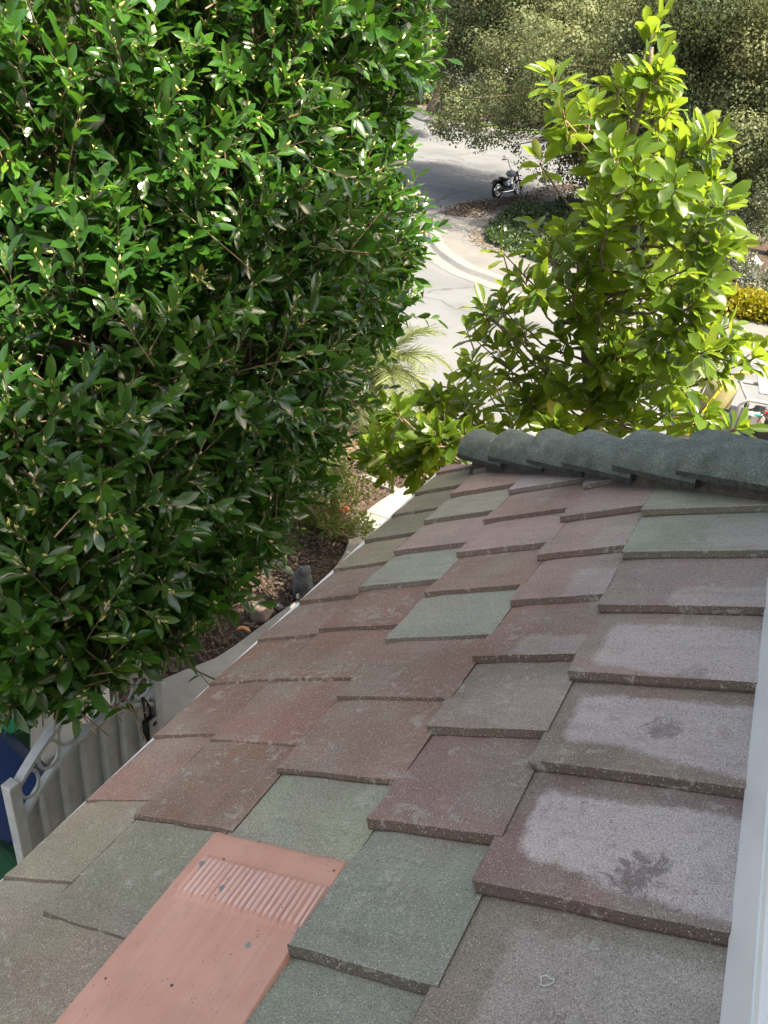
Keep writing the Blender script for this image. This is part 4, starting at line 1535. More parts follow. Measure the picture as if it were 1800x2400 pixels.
# paler bare soil in the sun
grid_sheet('bare_soil', -5.5, -2.2, 7.7, 9.2, 14, 10, lambda X, Y: 0.02 - 0.46 * np.clip((Y - 8.6) / 1.2, 0, 1) ** 2 + 0.015 * np.sin(X * 5) * np.cos(Y * 7) + 0.03, M['soil'])
# bark chips
nchip = 9000
cx = RNG.uniform(-5.5, -2.7, nchip); cy = RNG.uniform(2.8, 8.2, nchip)
okc = cx < np.interp(cy, LEy, LEx) - 0.02
cx, cy = cx[okc], cy[okc]
cb = np.array([(-0.5, -0.16, 0), (0.5, -0.12, 0.02), (0.45, 0.16, 0), (-0.45, 0.13, 0.03), (-0.5, -0.16, -0.12), (0.5, -0.12, -0.1), (0.45, 0.16, -0.12), (-0.45, 0.13, -0.09)], float)
cf = np.array([(0, 1, 2, 3), (0, 4, 5, 1), (1, 5, 6, 2), (2, 6, 7, 3), (3, 7, 4, 0)], np.int32)
n_ = len(cx)
v, f, t = instance(cb, cf, np.stack([cx, cy, 0.05 + 0.02 * RNG.random(n_)], -1), frames(rand_dirs(n_) * np.array([1, 1, 0.3]), np.array([0, 0, 1.0]) + RNG.normal(0, 0.35, (n_, 3))), RNG.uniform(0.02, 0.07, n_), RNG.random(n_))
o = link('bark_mulch', mesh_np('bark_mulch', v, f, M['chip']))
tag(o, 'brown bark mulch chips covering the bed under the laurel', 'mulch', kind='stuff')


def rock(name, label, loc, r, mat, seed, rz=0.0, group=None):
    bm = bmesh.new()
    bmesh.ops.create_icosphere(bm, subdivisions=4, radius=1)
    rg = random.Random(seed)
    dirs = [(Vector((rg.gauss(0, 1), rg.gauss(0, 1), rg.gauss(0, 1))).normalized(), rg.uniform(0.62, 0.95)) for _ in range(14)]
    for vv in bm.verts:
        k = 1.0
        for d, c in dirs:
            dp = vv.co.normalized().dot(d)
            if dp > c: k = min(k, c / dp + 0.03)
        k += 0.02 * math.sin(vv.co.x * 9 + seed) * math.sin(vv.co.y * 8) + 0.012 * math.sin(vv.co.z * 23 + vv.co.x * 17)
        vv.co = Vector((vv.co.x * r[0], vv.co.y * r[1], vv.co.z * r[2])) * k
    me = bpy.data.meshes.new(name)
    bm.to_mesh(me); bm.free()
    me.polygons.foreach_set('use_smooth', np.ones(len(me.polygons), bool))
    me.materials.append(mat)
    o = link(name, me, None, loc)
    o.rotation_euler = (0, 0, rz)
    return tag(o, label, 'rock', group)


g = gnd(712, 1375, z=0.12)
rock('boulder', 'tall dark grey boulder in the mulch beside the roof edge', (g[0], g[1], 0.12), (0.10, 0.15, 0.24), M['boulder'], 3, 0.3)
g = gnd(612, 1432, z=0.06)
rock('boulder', 'rounded tan boulder half hidden under the laurel', (g[0], g[1], 0.06), (0.13, 0.14, 0.12), M['tan_stone'], 5, 0.8)
g = gnd(655, 1425, z=0.03)
rock('stone', 'small dark brown stone between the two boulders', (g[0], g[1], 0.03), (0.05, 0.055, 0.04), M['boulder'], 8)
g = gnd(860, 1085, z=0.05)
rock('stone', 'pale stone in the sunny soil beyond the walk', (g[0], g[1], 0.06), (0.18, 0.14, 0.12), M['tan_stone'], 9)
# spot light at the foot of the boulder
g = gnd(700, 1412, z=0.05)
sp = tag(empty('garden_spotlight', (g[0], g[1], 0.03)), 'little black garden spotlight at the foot of the grey boulder', 'lamp')
MB().tube([(0, 0, -0.05), (0, 0, 0.07)], 0.008, 8).build('stake', M['black'], sp)
MB().lathe([(0.0, -0.04), (0.022, -0.04), (0.03, 0.03), (0.032, 0.05), (0.027, 0.05), (0.024, 0.02), (0.0, 0.018)], (0, 0, 0.09), (0.3, -0.6, 0.6), 16).build('lamp_head', M['black'], sp, smooth=True)
MB().lathe([(0.0, 0.03), (0.025, 0.032)], (0, 0, 0.09), (0.3, -0.6, 0.6), 16).build('lens', M['chrome'], sp)

# dead orange leaf curled on the walk edge
M['orange_leaf'] = simple('dead_leaf', (0.45, 0.22, 0.08), 0.7, var=0.3, vscale=40)
g = gnd(588, 1480, z=0.10)
lv, lf = leaf_base(0.13, 0.06, 0.5, 0.02, 0.004)
o = link('fallen_leaf', mesh_np('fallen_leaf', lv, lf, M['orange_leaf'], True), None, (g[0], g[1], 0.1))
o.rotation_euler = (0.1, 0.2, 1.9)
so_ = o.modifiers.new('solid', 'SOLIDIFY'); so_.thickness = 0.0015
tag(o, 'curled orange dead leaf lying by the walk under the laurel', 'leaf')

# ------------------------------------------------------------------ gate, padlock, wall, bins
GX, GY0, GY1 = -2.03, 1.32, 2.145
gate = tag(empty('garden_gate', (GX, (GY0 + GY1) / 2, 0.075)), 'grey metal garden gate with arched top and row of rings', 'gate')
G0 = -(GY1 - GY0) / 2


def arch(t, z_end, z_mid):         # t in 0..1
    return z_end + (z_mid - z_end) * (1 - (2 * t - 1) ** 2) - 0.075


W_ = GY1 - GY0
for sgn in (-1, 1):
    MB().box((0, sgn * (W_ / 2 + 0.0), (1.70 - 0.075) / 2), (0.05, 0.05, 1.70 - 0.075)).build('post', M['gate_paint'], gate, bevel=0.004)
for nm, ze, zm in (('top_rail', 1.665, 1.835), ('inner_rail', 1.475, 1.645)):
    b = MB()
    N_ = 22
    vs, fs = [], []
    for i in range(N_ + 1):
        t = i / N_
        y = -W_ / 2 + 0.0255 + (W_ - 0.051) * t
        z = arch(t, ze, zm)
        hw = 0.021 if nm == 'top_rail' else 0.017
        for dx, dz in ((-hw, -0.014), (hw, -0.014), (hw, 0.014), (-hw, 0.014)):
            vs.append((dx, y, z + dz))
    for i in range(N_):
        for k in range(4):
            fs.append((i * 4 + k, i * 4 + (k + 1) % 4, (i + 1) * 4 + (k + 1) % 4, (i + 1) * 4 + k))
    fs += [(3, 2, 1, 0), tuple(N_ * 4 + k for k in range(4))]
    b.add(vs, fs)
    b.build(nm, M['gate_paint'], gate, bevel=0.003)
for i in range(7):
    t = (i + 0.5) / 7
    y = -W_ / 2 + 0.025 + (W_ - 0.05) * t
    zc = (arch(t, 1.665, 1.835) + arch(t, 1.475, 1.645)) / 2
    dy = 0.001
    slope = (arch(t + dy, 1.57, 1.74) - arch(t - dy, 1.57, 1.74)) / (2 * dy * W_)
    a = math.atan(slope)
    ring = []
    for k in range(20):
        th = 2 * math.pi * k / 20
        ring.append((0, y + 0.056 * math.cos(th) * math.cos(a) - 0.068 * math.sin(th) * math.sin(a) * 0, zc + 0.070 * math.sin(th)))
    MB().tube(ring, 0.0075, 8, closed=True).build('ring', M['gate_paint'], gate, smooth=True)
# sheet panel behind and upright bars
vs, fs = [], []
N_ = 22
for i in range(N_ + 1):
    t = i / N_
    y = -W_ / 2 + 0.025 + (W_ - 0.05) * t
    for x in (-0.012, -0.006):
        vs += [(x, y, 0.08), (x, y, arch(t, 1.475, 1.645) - 0.01)]
for i in range(N_):
    a = i * 4
    fs += [(a + 2, a + 6, a + 7, a + 3), (a + 4, a, a + 1, a + 5), (a + 1, a + 3, a + 7, a + 5), (a, a + 4, a + 6, a + 2)]
MB().add(vs, fs).build('panel', M['gate_panel'], gate)
for i in range(6):
    t = (i + 0.75) / 6.5
    y = -W_ / 2 + 0.025 + (W_ - 0.05) * t
    zt = arch(t, 1.475, 1.645) - 0.018
    MB().box((0.006, y, (0.1 + zt) / 2), (0.024, 0.022, zt - 0.1)).build('upright_bar', M['gate_paint'], gate, bevel=0.002)
MB().box((0.0, 0, 0.10), (0.04, W_ - 0.052, 0.05)).build('bottom_rail', M['gate_paint'], gate)
# key box hanging from the last ring
kb = tag(empty('lock_box', (GX + 0.035, 2.055, 1.40)), 'black and grey combination lock box hanging from the gate ring', 'lock')
shk = [(0, -0.018, 0.045), (-0.004, -0.02, 0.10), (-0.012, -0.012, 0.15), (-0.03, 0, 0.165), (-0.034, 0.012, 0.15), (-0.006, 0.02, 0.10), (0, 0.018, 0.045)]
MB().tube(shk, 0.006, 8).build('shackle', M['black'], kb, smooth=True)
MB().box((0.0, 0, -0.02), (0.032, 0.065, 0.13)).build('case', M['black'], kb, bevel=0.008)
M['grey_plastic'] = simple('grey_plastic', (0.32, 0.32, 0.31), 0.5)
MB().box((0.0195, 0.012, -0.02), (0.014, 0.055, 0.125)).build('cover', M['grey_plastic'], kb, bevel=0.006)
MB().ell((0.028, 0.012, 0.015), (0.003, 0.014, 0.014)).build('dial', M['black'], kb)

wall = tag(empty('garden_wall', (-3.36, 0.0, 0)), 'low pale stucco garden wall behind the gate and bins', 'wall')
MB().box((0, 0, 0.8), (0.18, 6.0, 1.6)).build('wall_face', M['stucco_wall'], wall)
MB().box((0, 0, 1.63), (0.24, 6.06, 0.06)).build('coping', M['stucco_wall'], wall, bevel=0.01)


def bin_(label, loc, rz, body, lid, name='wheeled_bin'):
    t = tag(empty(name, loc, rz), label, 'bin', 'wheeled bins behind the gate')
    b = MB()
    w0, d0, w1, d1, hh = 0.23, 0.25, 0.29, 0.34, 0.98
    b.add([(-w0, -d0, .05), (w0, -d0, .05), (w0, d0, .05), (-w0, d0, .05), (-w1, -d1, hh), (w1, -d1, hh), (w1, d1, hh), (-w1, d1, hh)],
          [(3, 2, 1, 0), (0, 1, 5, 4), (1, 2, 6, 5), (2, 3, 7, 6), (3, 0, 4, 7), (4, 5, 6, 7)])
    b.build('body', body, t, bevel=0.02)
    r = MB().box((0, 0, hh + 0.01), (2 * w1 + 0.05, 2 * d1 + 0.05, 0.035)).build('rim', body, t, bevel=0.01)
    l = MB()
    l.add([(-w1 - .02, -d1 - .02, hh + .03), (w1 + .02, -d1 - .02, hh + .03), (w1 + .02, d1 + .02, hh + .03), (-w1 - .02, d1 + .02, hh + .03), (-w1 * .8, -d1 * .8, hh + .09), (w1 * .8, -d1 * .8, hh + .09), (w1 * .8, d1 * .8, hh + .11), (-w1 * .8, d1 * .8, hh + .11)],
          [(3, 2, 1, 0), (0, 1, 5, 4), (1, 2, 6, 5), (2, 3, 7, 6), (3, 0, 4, 7), (4, 5, 6, 7)])
    l.build('lid', lid, t, bevel=0.015)
    MB().tube([(-w1 * .7, d1 + .04, hh), (-w1 * .7, d1 + .09, hh + .03), (w1 * .7, d1 + .09, hh + .03), (w1 * .7, d1 + .04, hh)], 0.014, 8).build('handle', body, t)
    for sx_ in (-1, 1):
        MB().lathe([(0.0, -0.025), (0.1, -0.025), (0.11, -0.015), (0.11, 0.015), (0.1, 0.025), (0, 0.025)], (sx_ * (w0 + .03), d0 - 0.02, 0.11), (1, 0, 0), 18).build('wheel', M['rubber'], t)
    return t


M['bin_blue'] = simple('bin_blue', (0.009, 0.034, 0.115), 0.5, var=0.15, vscale=5)
M['bin_green'] = simple('bin_green', (0.008, 0.075, 0.035), 0.45, var=0.15, vscale=5)
M['bin_green_lid'] = simple('bin_green_lid', (0.02, 0.30, 0.14), 0.4, var=0.1, vscale=5)
bin_('blue wheeled bin standing behind the gate against the wall', (*gnd(-50, 1865, z=1.08)[:2], 0.08), R_(80), M['bin_blue'], M['bin_blue'])
bin_('dark green wheeled bin nearest the viewer behind the gate', (*gnd(-70, 2150, z=1.08)[:2], 0.08), R_(85), M['bin_green'], M['bin_green'])
bin_('green lidded bin farther back by the stucco wall', (*gnd(-135, 1690, z=1.08)[:2], 0.08), R_(82), M['bin_green'], M['bin_green_lid'])

# ------------------------------------------------------------------ shrubs, palm, roses


def shrub(name, label, cat, centres, n, leaf, mat, base, root, stems=5, group=None, up=0.4):
    root = np.array(root, float)
    t_ = tag(empty(name, root), label, cat, group)
    C = np.array([c[:3] for c in centres], float)
    R = np.array([c[3] for c in centres], float)
    i = RNG.choice(len(C), n, p=R ** 2 / (R ** 2).sum())
    d = rand_dirs(n)
    P = C[i] + d * (R[i] * RNG.uniform(0.45, 1.05, n))[:, None]
    P[:, 2] = np.maximum(P[:, 2], root[2] + 0.03)
    Y = unit(d + np.array([0, 0, up]) + RNG.normal(0, 0.6, (n, 3)))
    N = unit(d + np.array([0, 0, 0.8]) + RNG.normal(0, 0.4, (n, 3)))
    v, f, t = multi_instance(base, P - root, frames(Y, N), RNG.uniform(leaf[0], leaf[1], n), np.clip(RNG.beta(2, 2, n), 0, .98))
    o = link('foliage', mesh_np('foliage', v, f, mat, True, t), t_)
    o['kind'] = 'stuff'
    b = MB()
    for k in range(min(stems, len(C))):
        c = Vector(C[k] - root)
        limb(b, [Vector((0.03 * math.cos(k * 2), 0.03 * math.sin(k * 2), 0)), c * 0.6, c], 0.018, 0.005, 5, 0.02, k)
    b.build('stems', M['twig'], t_)
    return t_


small = [leaf_base(1, 0.5, 0.12, 0.08), leaf_base(1, 0.45, 0.2, -0.05)]
M['rose'] = leaf_mat('rose_leaf', [(0.0, (0.045, 0.08, 0.015)), (0.5, (0.09, 0.14, 0.025)), (0.85, (0.16, 0.20, 0.035)), (1.0, (0.30, 0.24, 0.03))], (0.12, 0.15, 0.06, 1), 0.45, 0.35, (0.35, 0.4, 0.04))
M['hedge_dark'] = leaf_mat('hedge_leaf', [(0.0, (0.012, 0.035, 0.010)), (0.6, (0.03, 0.075, 0.018)), (1.0, (0.08, 0.15, 0.03))], (0.06, 0.1, 0.04, 1), 0.35, 0.2, (0.15, 0.3, 0.03))
M['hedge_yellow'] = leaf_mat('yellow_leaf', [(0.0, (0.14, 0.15, 0.01)), (0.5, (0.28, 0.26, 0.015)), (1.0, (0.42, 0.38, 0.02))], (0.25, 0.22, 0.03, 1), 0.5, 0.35, (0.5, 0.45, 0.02))
M['sage'] = leaf_mat('sage_leaf', [(0.0, (0.07, 0.085, 0.06)), (0.6, (0.13, 0.15, 0.105)), (1.0, (0.20, 0.21, 0.15))], (0.15, 0.16, 0.12, 1), 0.6, 0.2, (0.25, 0.28, 0.15))
M['ivy'] = leaf_mat('ivy_leaf', [(0.0, (0.015, 0.035, 0.012)), (0.6, (0.035, 0.07, 0.022)), (1.0, (0.07, 0.12, 0.035))], (0.06, 0.09, 0.05, 1), 0.4, 0.15, (0.12, 0.2, 0.04))
rb = gnd(775, 1255, z=0.0)
rc = []
for k in range(44):
    x, y = 775 + random.uniform(-75, 95), 1175 + random.uniform(-95, 110)
    p = at(x, y, 6.0 + random.uniform(-0.35, 0.35))
    rc.append((p[0], p[1], max(p[2], 0.12), random.uniform(0.07, 0.16)))
rose = shrub('rose_bush', 'straggly yellow-green rose bush with orange blooms beside the walk', 'bush', rc, 3800, (0.03, 0.06), M['rose'], small, (rb[0], rb[1], 0.0), 26)
M['bloom'] = simple('orange_petal', (0.72, 0.24, 0.08), 0.6, var=0.2, vscale=30)
for k, (x, y) in enumerate([(800, 1198), (812, 1193)]):
    p = at(x, y, 5.75)
    b = MB()
    for q in range(7):
        a = q * 0.9
        b.ell((0.016 * math.cos(a), 0.016 * math.sin(a), 0.004 * q), (0.017, 0.017, 0.012), n=7, m=5)
    b.build('bloom', M['bloom'], rose, loc=tuple(p - np.array([rb[0], rb[1], 0])), smooth=True)

hc = []
for (x, y, Y, r) in [(905, 1085, 8.35, .30), (935, 1075, 8.3, .30), (880, 1060, 8.5, .28), (960, 1100, 8.1, .24), (930, 1110, 8.1, .22), (985, 1110, 8.0, .22), (890, 1020, 8.8, .28), (960, 1030, 8.6, .3), (1010, 1060, 8.3, .28), (1060, 1060, 8.3, .3)]:
    p = at(x, y, Y)
    hc.append((p[0], p[1], max(p[2], 0.15), r))
shrub('shrub', 'low dark green shrub behind the concrete border', 'bush', hc, 3600, (0.05, 0.09), M['hedge_dark'], small, (hc[0][0], hc[0][1], 0), 6)

# pygmy date palm
M['palm'] = leaf_mat('palm_leaf', [(0.0, (0.07, 0.10, 0.035)), (0.5, (0.14, 0.18, 0.06)), (0.9, (0.24, 0.27, 0.09)), (1.0, (0.35, 0.3, 0.1))], (0.14, 0.17, 0.07, 1), 0.45, 0.35, (0.35, 0.42, 0.1))
pr = np.array([-4.35, 8.9, -0.1])
palm = tag(empty('date_palm', pr), 'small feathery palm with arching fronds behind the laurel', 'palm')
head = at(890, 860, 8.9)
hl = head - pr
b = MB()
limb(b, [(0, 0, 0), (hl[0] * .5 + .04, hl[1] * .5, hl[2] * 0.5), hl], 0.09, 0.075, 10, 0.01, 3)
b.build('trunk', M['bark'], palm)
for k in range(22):
    az = k * 2.4 + 0.3
    el = 1.2 - 0.07 * k + random.uniform(-.1, .1)
    L = random.uniform(0.95, 1.2)
    pts = []
    d = Vector((math.cos(az) * math.cos(el), math.sin(az) * math.cos(el), math.sin(el)))
    p = Vector(hl)
    for q in range(13):
        pts.append(p.copy())
        d = (d + Vector((0, 0, -0.085 - 0.01 * q))).normalized()
        p = p + d * (L / 12)
    V, F, T = [], [], []
    bV, bF = [], []
    A_, Y_, N_, S_ = [], [], [], []
    for q in range(1, 13):
        tg = (pts[q] - pts[q - 1]).normalized()
        sd2 = tg.cross(Vector((0, 0, 1))).normalized()
        u2 = sd2.cross(tg).normalized()
        for h_ in range(4):
            pp = pts[q - 1].lerp(pts[q], h_ / 4)
            f_ = (q - 1 + h_ / 4) / 12
            for sg in (-1, 1):
                dr = (tg * 0.75 + sd2 * sg * 0.9 + u2 * random.uniform(0.0, 0.35)).normalized()
                A_.append(pp); Y_.append(dr); N_.append(u2 + sd2 * random.uniform(-.4, .4))
                S_.append((0.30 * math.sin(math.pi * min(1, 0.15 + 0.8 * f_)) + 0.05) * random.uniform(.85, 1.1))
    pb, pf = leaf_base(1, 0.045, 0.5, 0.22, 0, (0, .8, 1, .7, 0))
    A_, Y_, N_, S_ = np.array(A_), np.array(Y_), np.array(N_), np.array(S_)
    v, f, t = instance(pb, pf, A_, frames(Y_, N_), S_, np.clip(RNG.beta(2, 2, len(A_)) * 0.9 + (0.1 if k > 12 else 0), 0, 1))
    fo = link('frond', mesh_np('frond', v, f, M['palm'], True, t), palm)
    rb_ = MB().tube(pts, [0.011 - 0.0007 * q for q in range(13)], 5)
    rb_.build('rachis', M['rose'], fo)

# ivy and litter on the corner
ivp = [gnd(*p, dz=0.13)[:2] for p in [(1137, 553), (1150, 530), (1185, 508), (1230, 490), (1330, 478), (1450, 480), (1560, 500), (1650, 540), (1640, 620), (1500, 640), (1380, 640), (1270, 625), (1180, 590), (1140, 570)]]
ivp = np.array(ivp)


def inside(P, poly):
    x, y = P[:, 0], P[:, 1]
    c = np.zeros(len(P), bool)
    j = len(poly) - 1
    for i in range(len(poly)):
        xi, yi = poly[i]; xj, yj = poly[j]
        m = ((yi > y) != (yj > y)) & (x < (xj - xi) * (y - yi) / (yj - yi + 1e-12) + xi)
        c ^= m
        j = i
    return c


n = 60000
Q = np.stack([RNG.uniform(ivp[:, 0].min(), ivp[:, 0].max(), n), RNG.uniform(ivp[:, 1].min(), ivp[:, 1].max(), n)], -1)
Q = Q[inside(Q, ivp)]
hgt = 0.18 + 0.16 * np.sin(Q[:, 0] * 1.7) * np.sin(Q[:, 1] * 1.3) + 0.1 * np.sin(Q[:, 0] * 4.1 + 1) * np.sin(Q[:, 1] * 3.7)
P = np.stack([Q[:, 0], Q[:, 1], bz(Q[:, 1]) + 0.15 + np.maximum(0.02, hgt) * RNG.random(len(Q)) ** 0.5 + 0.03], -1)
v, f, t = instance(qb, qf, P, frames(rand_dirs(len(P)), np.array([0, 0, 1.0]) + RNG.normal(0, 0.5, P.shape)), RNG.uniform(0.09, 0.17, len(P)), RNG.random(len(P)))
o = link('ivy', mesh_np('ivy', v, f, M['ivy'], False, t))
tag(o, 'dark green ivy covering the corner bed behind the sidewalk', 'ivy', kind='stuff')
# fallen leaves along the kerb by the motorcycle and round the ivy
n = 5000
ang = RNG.random(n)
kk = np.array(kc)
sel_k = np.array([p for p in kc if 26 < p[1] < 36 and p[0] < -4])
ii = RNG.integers(0, len(sel_k) - 1, n)
Pk = sel_k[ii] + (sel_k[ii + 1] - sel_k[ii]) * ang[:, None]
off = np.abs(RNG.normal(0, 0.55, n)) * np.where(RNG.random(n) < 0.75, 1, -0.5)
nrm = np.stack([(sel_k[ii + 1] - sel_k[ii])[:, 1], -(sel_k[ii + 1] - sel_k[ii])[:, 0]], -1)
nrm = unit(nrm)
Pk = Pk + nrm * (off + 0.45)[:, None]
e = len(ivp)
jj = RNG.integers(0, e, 4000)
Pe = ivp[jj] + (ivp[(jj + 1) % e] - ivp[jj]) * RNG.random(4000)[:, None] + RNG.normal(0, 0.28, (4000, 2))
Pk = np.concatenate([Pk, Pe])
n = len(Pk)
zk = bz(Pk[:, 1]) + 0.165
street_side = np.zeros(n, bool)
street_side[:len(off)] = (off + 0.45) < 0.02
zk[street_side] -= 0.14
P = np.stack([Pk[:, 0], Pk[:, 1], zk], -1)
v, f, t = instance(qb, qf, P, frames(rand_dirs(n) * np.array([1, 1, .2]), np.array([0, 0, 1.0]) + RNG.normal(0, 0.3, (n, 3))), RNG.uniform(0.05, 0.12, n), RNG.random(n))
o = link('leaf_litter', mesh_np('leaf_litter', v, f, M['litter'], False, t))
tag(o, 'brown fallen leaves along the kerb under the oak', 'leaves', kind='stuff')

# ------------------------------------------------------------------ motorcycle
mp = gnd(1163, 468)
hx, hy = 0.24, 0.971
moto = tag(empty('motorcycle', (mp[0], mp[1], mp[2] + 0.02), math.atan2(hy, hx)), 'black chopper motorcycle with tall handlebars parked at the kerb under the oak', 'motorcycle')
moto.rotation_euler = (R_(-7), 0, math.atan2(hy, hx))


def wheel(x, r, wd):
    prof = []
    for k in range(13):
        a = -math.pi * 0.5 - math.pi * 0.15 + (math.pi * 1.3) * k / 12 + math.pi / 2
        prof.append((r - wd * 0.55 + wd * 0.55 * math.cos(a), wd * 0.5 * math.sin(a)))
    w_ = MB().lathe(prof, (x, 0, r), (0, 1, 0), 32).build('wheel', M['rubber'], moto, smooth=True)
    MB().lathe([(r - wd * .8, -wd * .3), (r - wd * .62, -wd * .36), (r - wd * .62, wd * .36), (r - wd * .8, wd * .3), (r - wd * .8, -wd * .3)], (x, 0, r), (0, 1, 0), 32).build('rim', M['chrome'], w_, smooth=True)
    MB().lathe([(0, -.07), (.05, -.07), (.04, 0), (.05, .07), (0, .07)], (x, 0, r), (0, 1, 0), 16).build('hub', M['chrome'], w_, smooth=True)
    sp_ = MB()
    for k in range(20):
        a = 2 * math.pi * k / 20
        sp_.tube([(x + .04 * math.cos(a), .04 * (-1) ** k, r + .04 * math.sin(a)), (x + (r - wd * .75) * math.cos(a + .15), 0, r + (r - wd * .75) * math.sin(a + .15))], 0.004, 4)
    sp_.build('spokes', M['chrome'], w_)
    return w_


wheel(0.0, 0.325, 0.17)
wheel(1.58, 0.335, 0.11)
MB().lathe([(0, -.01), (.15, -.01), (.15, .01), (0, .01)], (0, -.075, .325), (0, 1, 0), 22).build('brake_disc', M['chrome'], moto)
fr = MB()
for sg in (-1, 1):
    fr.tube([(0, .10 * sg, .325), (.32, .12 * sg, .36), (.5, .12 * sg, .24), (1.0, .12 * sg, .22), (1.22, .05 * sg, .55), (1.27, .02 * sg, .80)], 0.022, 8)
    fr.tube([(0, .10 * sg, .34), (.30, .11 * sg, .60), (.6, .08 * sg, .66), (1.0, .04 * sg, .80), (1.27, .02 * sg, .86)], 0.02, 8)
fr.build('frame', M['black'], moto, smooth=True)
for sg in (-1, 1):
    MB().tube([(1.58, .095 * sg, .335), (1.43, .095 * sg, .62), (1.26, .095 * sg, .98)], [.03, .028, .02], 10).build('fork', M['black'] if sg < 0 else M['black'], moto, smooth=True)
MB().box((1.285, 0, .92), (.05, .24, .05)).build('triple_clamp', M['black'], moto, bevel=.01)
MB().ell((.93, 0, .90), (.30, .15, .13), n=16, m=10).build('fuel_tank', M['tank_sky_tone'], moto, smooth=True)
st = MB().ell((.44, 0, .70), (.24, .15, .055), n=16, m=8)
st.ell((.26, 0, .735), (.09, .13, .06), n=12, m=7)
st.build('seat', M['rubber'], moto, smooth=True)
fd = MB()
vs, fs = [], []
for i in range(13):
    a = R_(20 + 125 * i / 12)
    for j in range(7):
        q = -1 + 2 * j / 6
        rr_ = .365 + .03 * math.sqrt(1 - min(1, q * q) * .9)
        vs.append((-rr_ * math.cos(math.pi - a) * 1.0, q * .115, .325 + rr_ * math.sin(a)))
for i in range(12):
    for j in range(6):
        fs.append((i * 7 + j, i * 7 + j + 1, (i + 1) * 7 + j + 1, (i + 1) * 7 + j))
fd.add(vs, fs)
fo = fd.build('rear_fender', M['black'], moto, smooth=True)
q = fo.modifiers.new('solid', 'SOLIDIFY'); q.thickness = 0.008
MB().ell((-.30, 0, .58), (.035, .05, .035)).build('tail_light', simple('tail_light_red', (.35, .01, .01), .3), moto, smooth=True)
MB().box((.72, 0, .36), (.36, .22, .22)).ell((.80, .13, .36), (.13, .03, .11), n=14).ell((.80, -.13, .36), (.13, .03, .11), n=14).build('engine_case', M['black'], moto, bevel=.03)
for dx, lean in ((.62, -.38), (.88, .38)):
    cyl = MB()
    for k in range(9):
        z0 = .46 + .026 * k
        cx_ = dx + (z0 - .46) * lean
        cyl.box((cx_, 0, z0), (.15 - .004 * k, .17 - .004 * k, .014), Matrix.Rotation(lean * .9, 3, 'Y'))
    cyl.tube([(dx, 0, .44), (dx + .23 * lean, 0, .68)], .058, 12)
    cyl.build('cylinder', M['chrome'], moto)
MB().ell((.75, -.17, .55), (.10, .045, .10), n=14).build('air_cleaner', M['chrome'], moto, smooth=True)
for k in range(2):
    MB().tube([(.90 - .25 * k, -.12, .60), (.98 - .25 * k, -.19, .50), (.86 - .2 * k, -.20, .30 + .05 * k), (.4, -.19, .26 + .07 * k), (-.25, -.18, .26 + .08 * k)], [.02, .022, .024, .033, .036], 10).build('exhaust', M['chrome'] if k == 0 else M['black'], moto, smooth=True)
MB().box((.30, .10, .52), (.22, .06, .18)).build('battery_box', M['black'], moto, bevel=.02)
for sg in (-1, 1):
    MB().tube([(1.24, .05 * sg, .96), (1.24, .18 * sg, 1.02), (1.26, .30 * sg, 1.15), (1.24, .36 * sg, 1.36), (1.20, .40 * sg, 1.40), (1.05, .46 * sg, 1.385)], .014, 8).build('handlebar', M['black'], moto, smooth=True)
    MB().tube([(1.13, .428 * sg, 1.392), (.99, .482 * sg, 1.378)], .021, 10).build('grip', M['rubber'], moto, smooth=True)
mr = MB().tube([(1.16, .42, 1.39), (1.18, .50, 1.46)], .007, 6)
mr.ell((1.18, .53, 1.49), (.015, .075, .05), n=14)
mr.build('mirror', M['chrome'], moto, smooth=True)
MB().lathe([(0, -.10), (.05, -.09), (.085, -.03), (.09, .03), (.08, .045), (0, .05)], (1.42, 0, .86), (1, 0, -.05), 18).build('headlight', M['chrome'], moto, smooth=True)
for sg in (-1, 1):
    MB().ell((1.33, .20 * sg, .82), (.035, .045, .03), n=10).build('turn_signal', M['black'], moto, smooth=True)
    MB().tube([(.95, .13 * sg, .26), (.95, .30 * sg, .25)], .016, 8).build('foot_peg', M['rubber'], moto)
MB().tube([(.62, .12, .24), (.58, .26, .02)], .013, 8).build('kickstand', M['black'], moto)

# ------------------------------------------------------------------ pressure washing rig at the right
rc0 = at(1762, 985, 9.9)
rig = tag(empty('washer_trailer', (rc0[0] - 0.16, 10.2, bz(10.2)), R_(12)), 'trailer with grey pressure washer machine, tan tank and yellow hose by the driveway', 'trailer')
zt = rc0[2] - bz(10.2) - 0.32
M['steel_grey'] = simple('steel_grey', (0.30, 0.31, 0.31), 0.4, var=0.1, vscale=8)
M['tan_tank'] = simple('tan_tank', (0.26, 0.24, 0.12), 0.45, var=0.1, vscale=6)
M['yellow'] = simple('yellow_hose', (0.65, 0.42, 0.02), 0.5)
M['teal'] = simple('teal_plastic', (0.0, 0.35, 0.25), 0.4)
M['red'] = simple('red_plastic', (0.45, 0.02, 0.02), 0.4)
M['white_plastic'] = simple('white_plastic', (0.7, 0.7, 0.68), 0.4)
fl = MB().box((0.35, 0.2, zt), (2.2, 1.6, 0.06))
fl.build('deck', M['black'], rig, bevel=.01)
for sg in (-1, 1):
    w_ = MB().lathe([(0.10, -.09), (.26, -.09), (.30, -.05), (.30, .05), (.26, .09), (.10, .09)], (0.3, 0.2 + sg * .92, .30), (0, 1, 0), 24).build('wheel', M['rubber'], rig, smooth=True)
    MB().lathe([(0, .02), (.12, .03), (.17, -.02), (.17, -.06)], (0.3, 0.2 + sg * .92, .30), (0, sg, 0), 20).build('rim', M['chrome'], w_, smooth=True)
fm = MB()
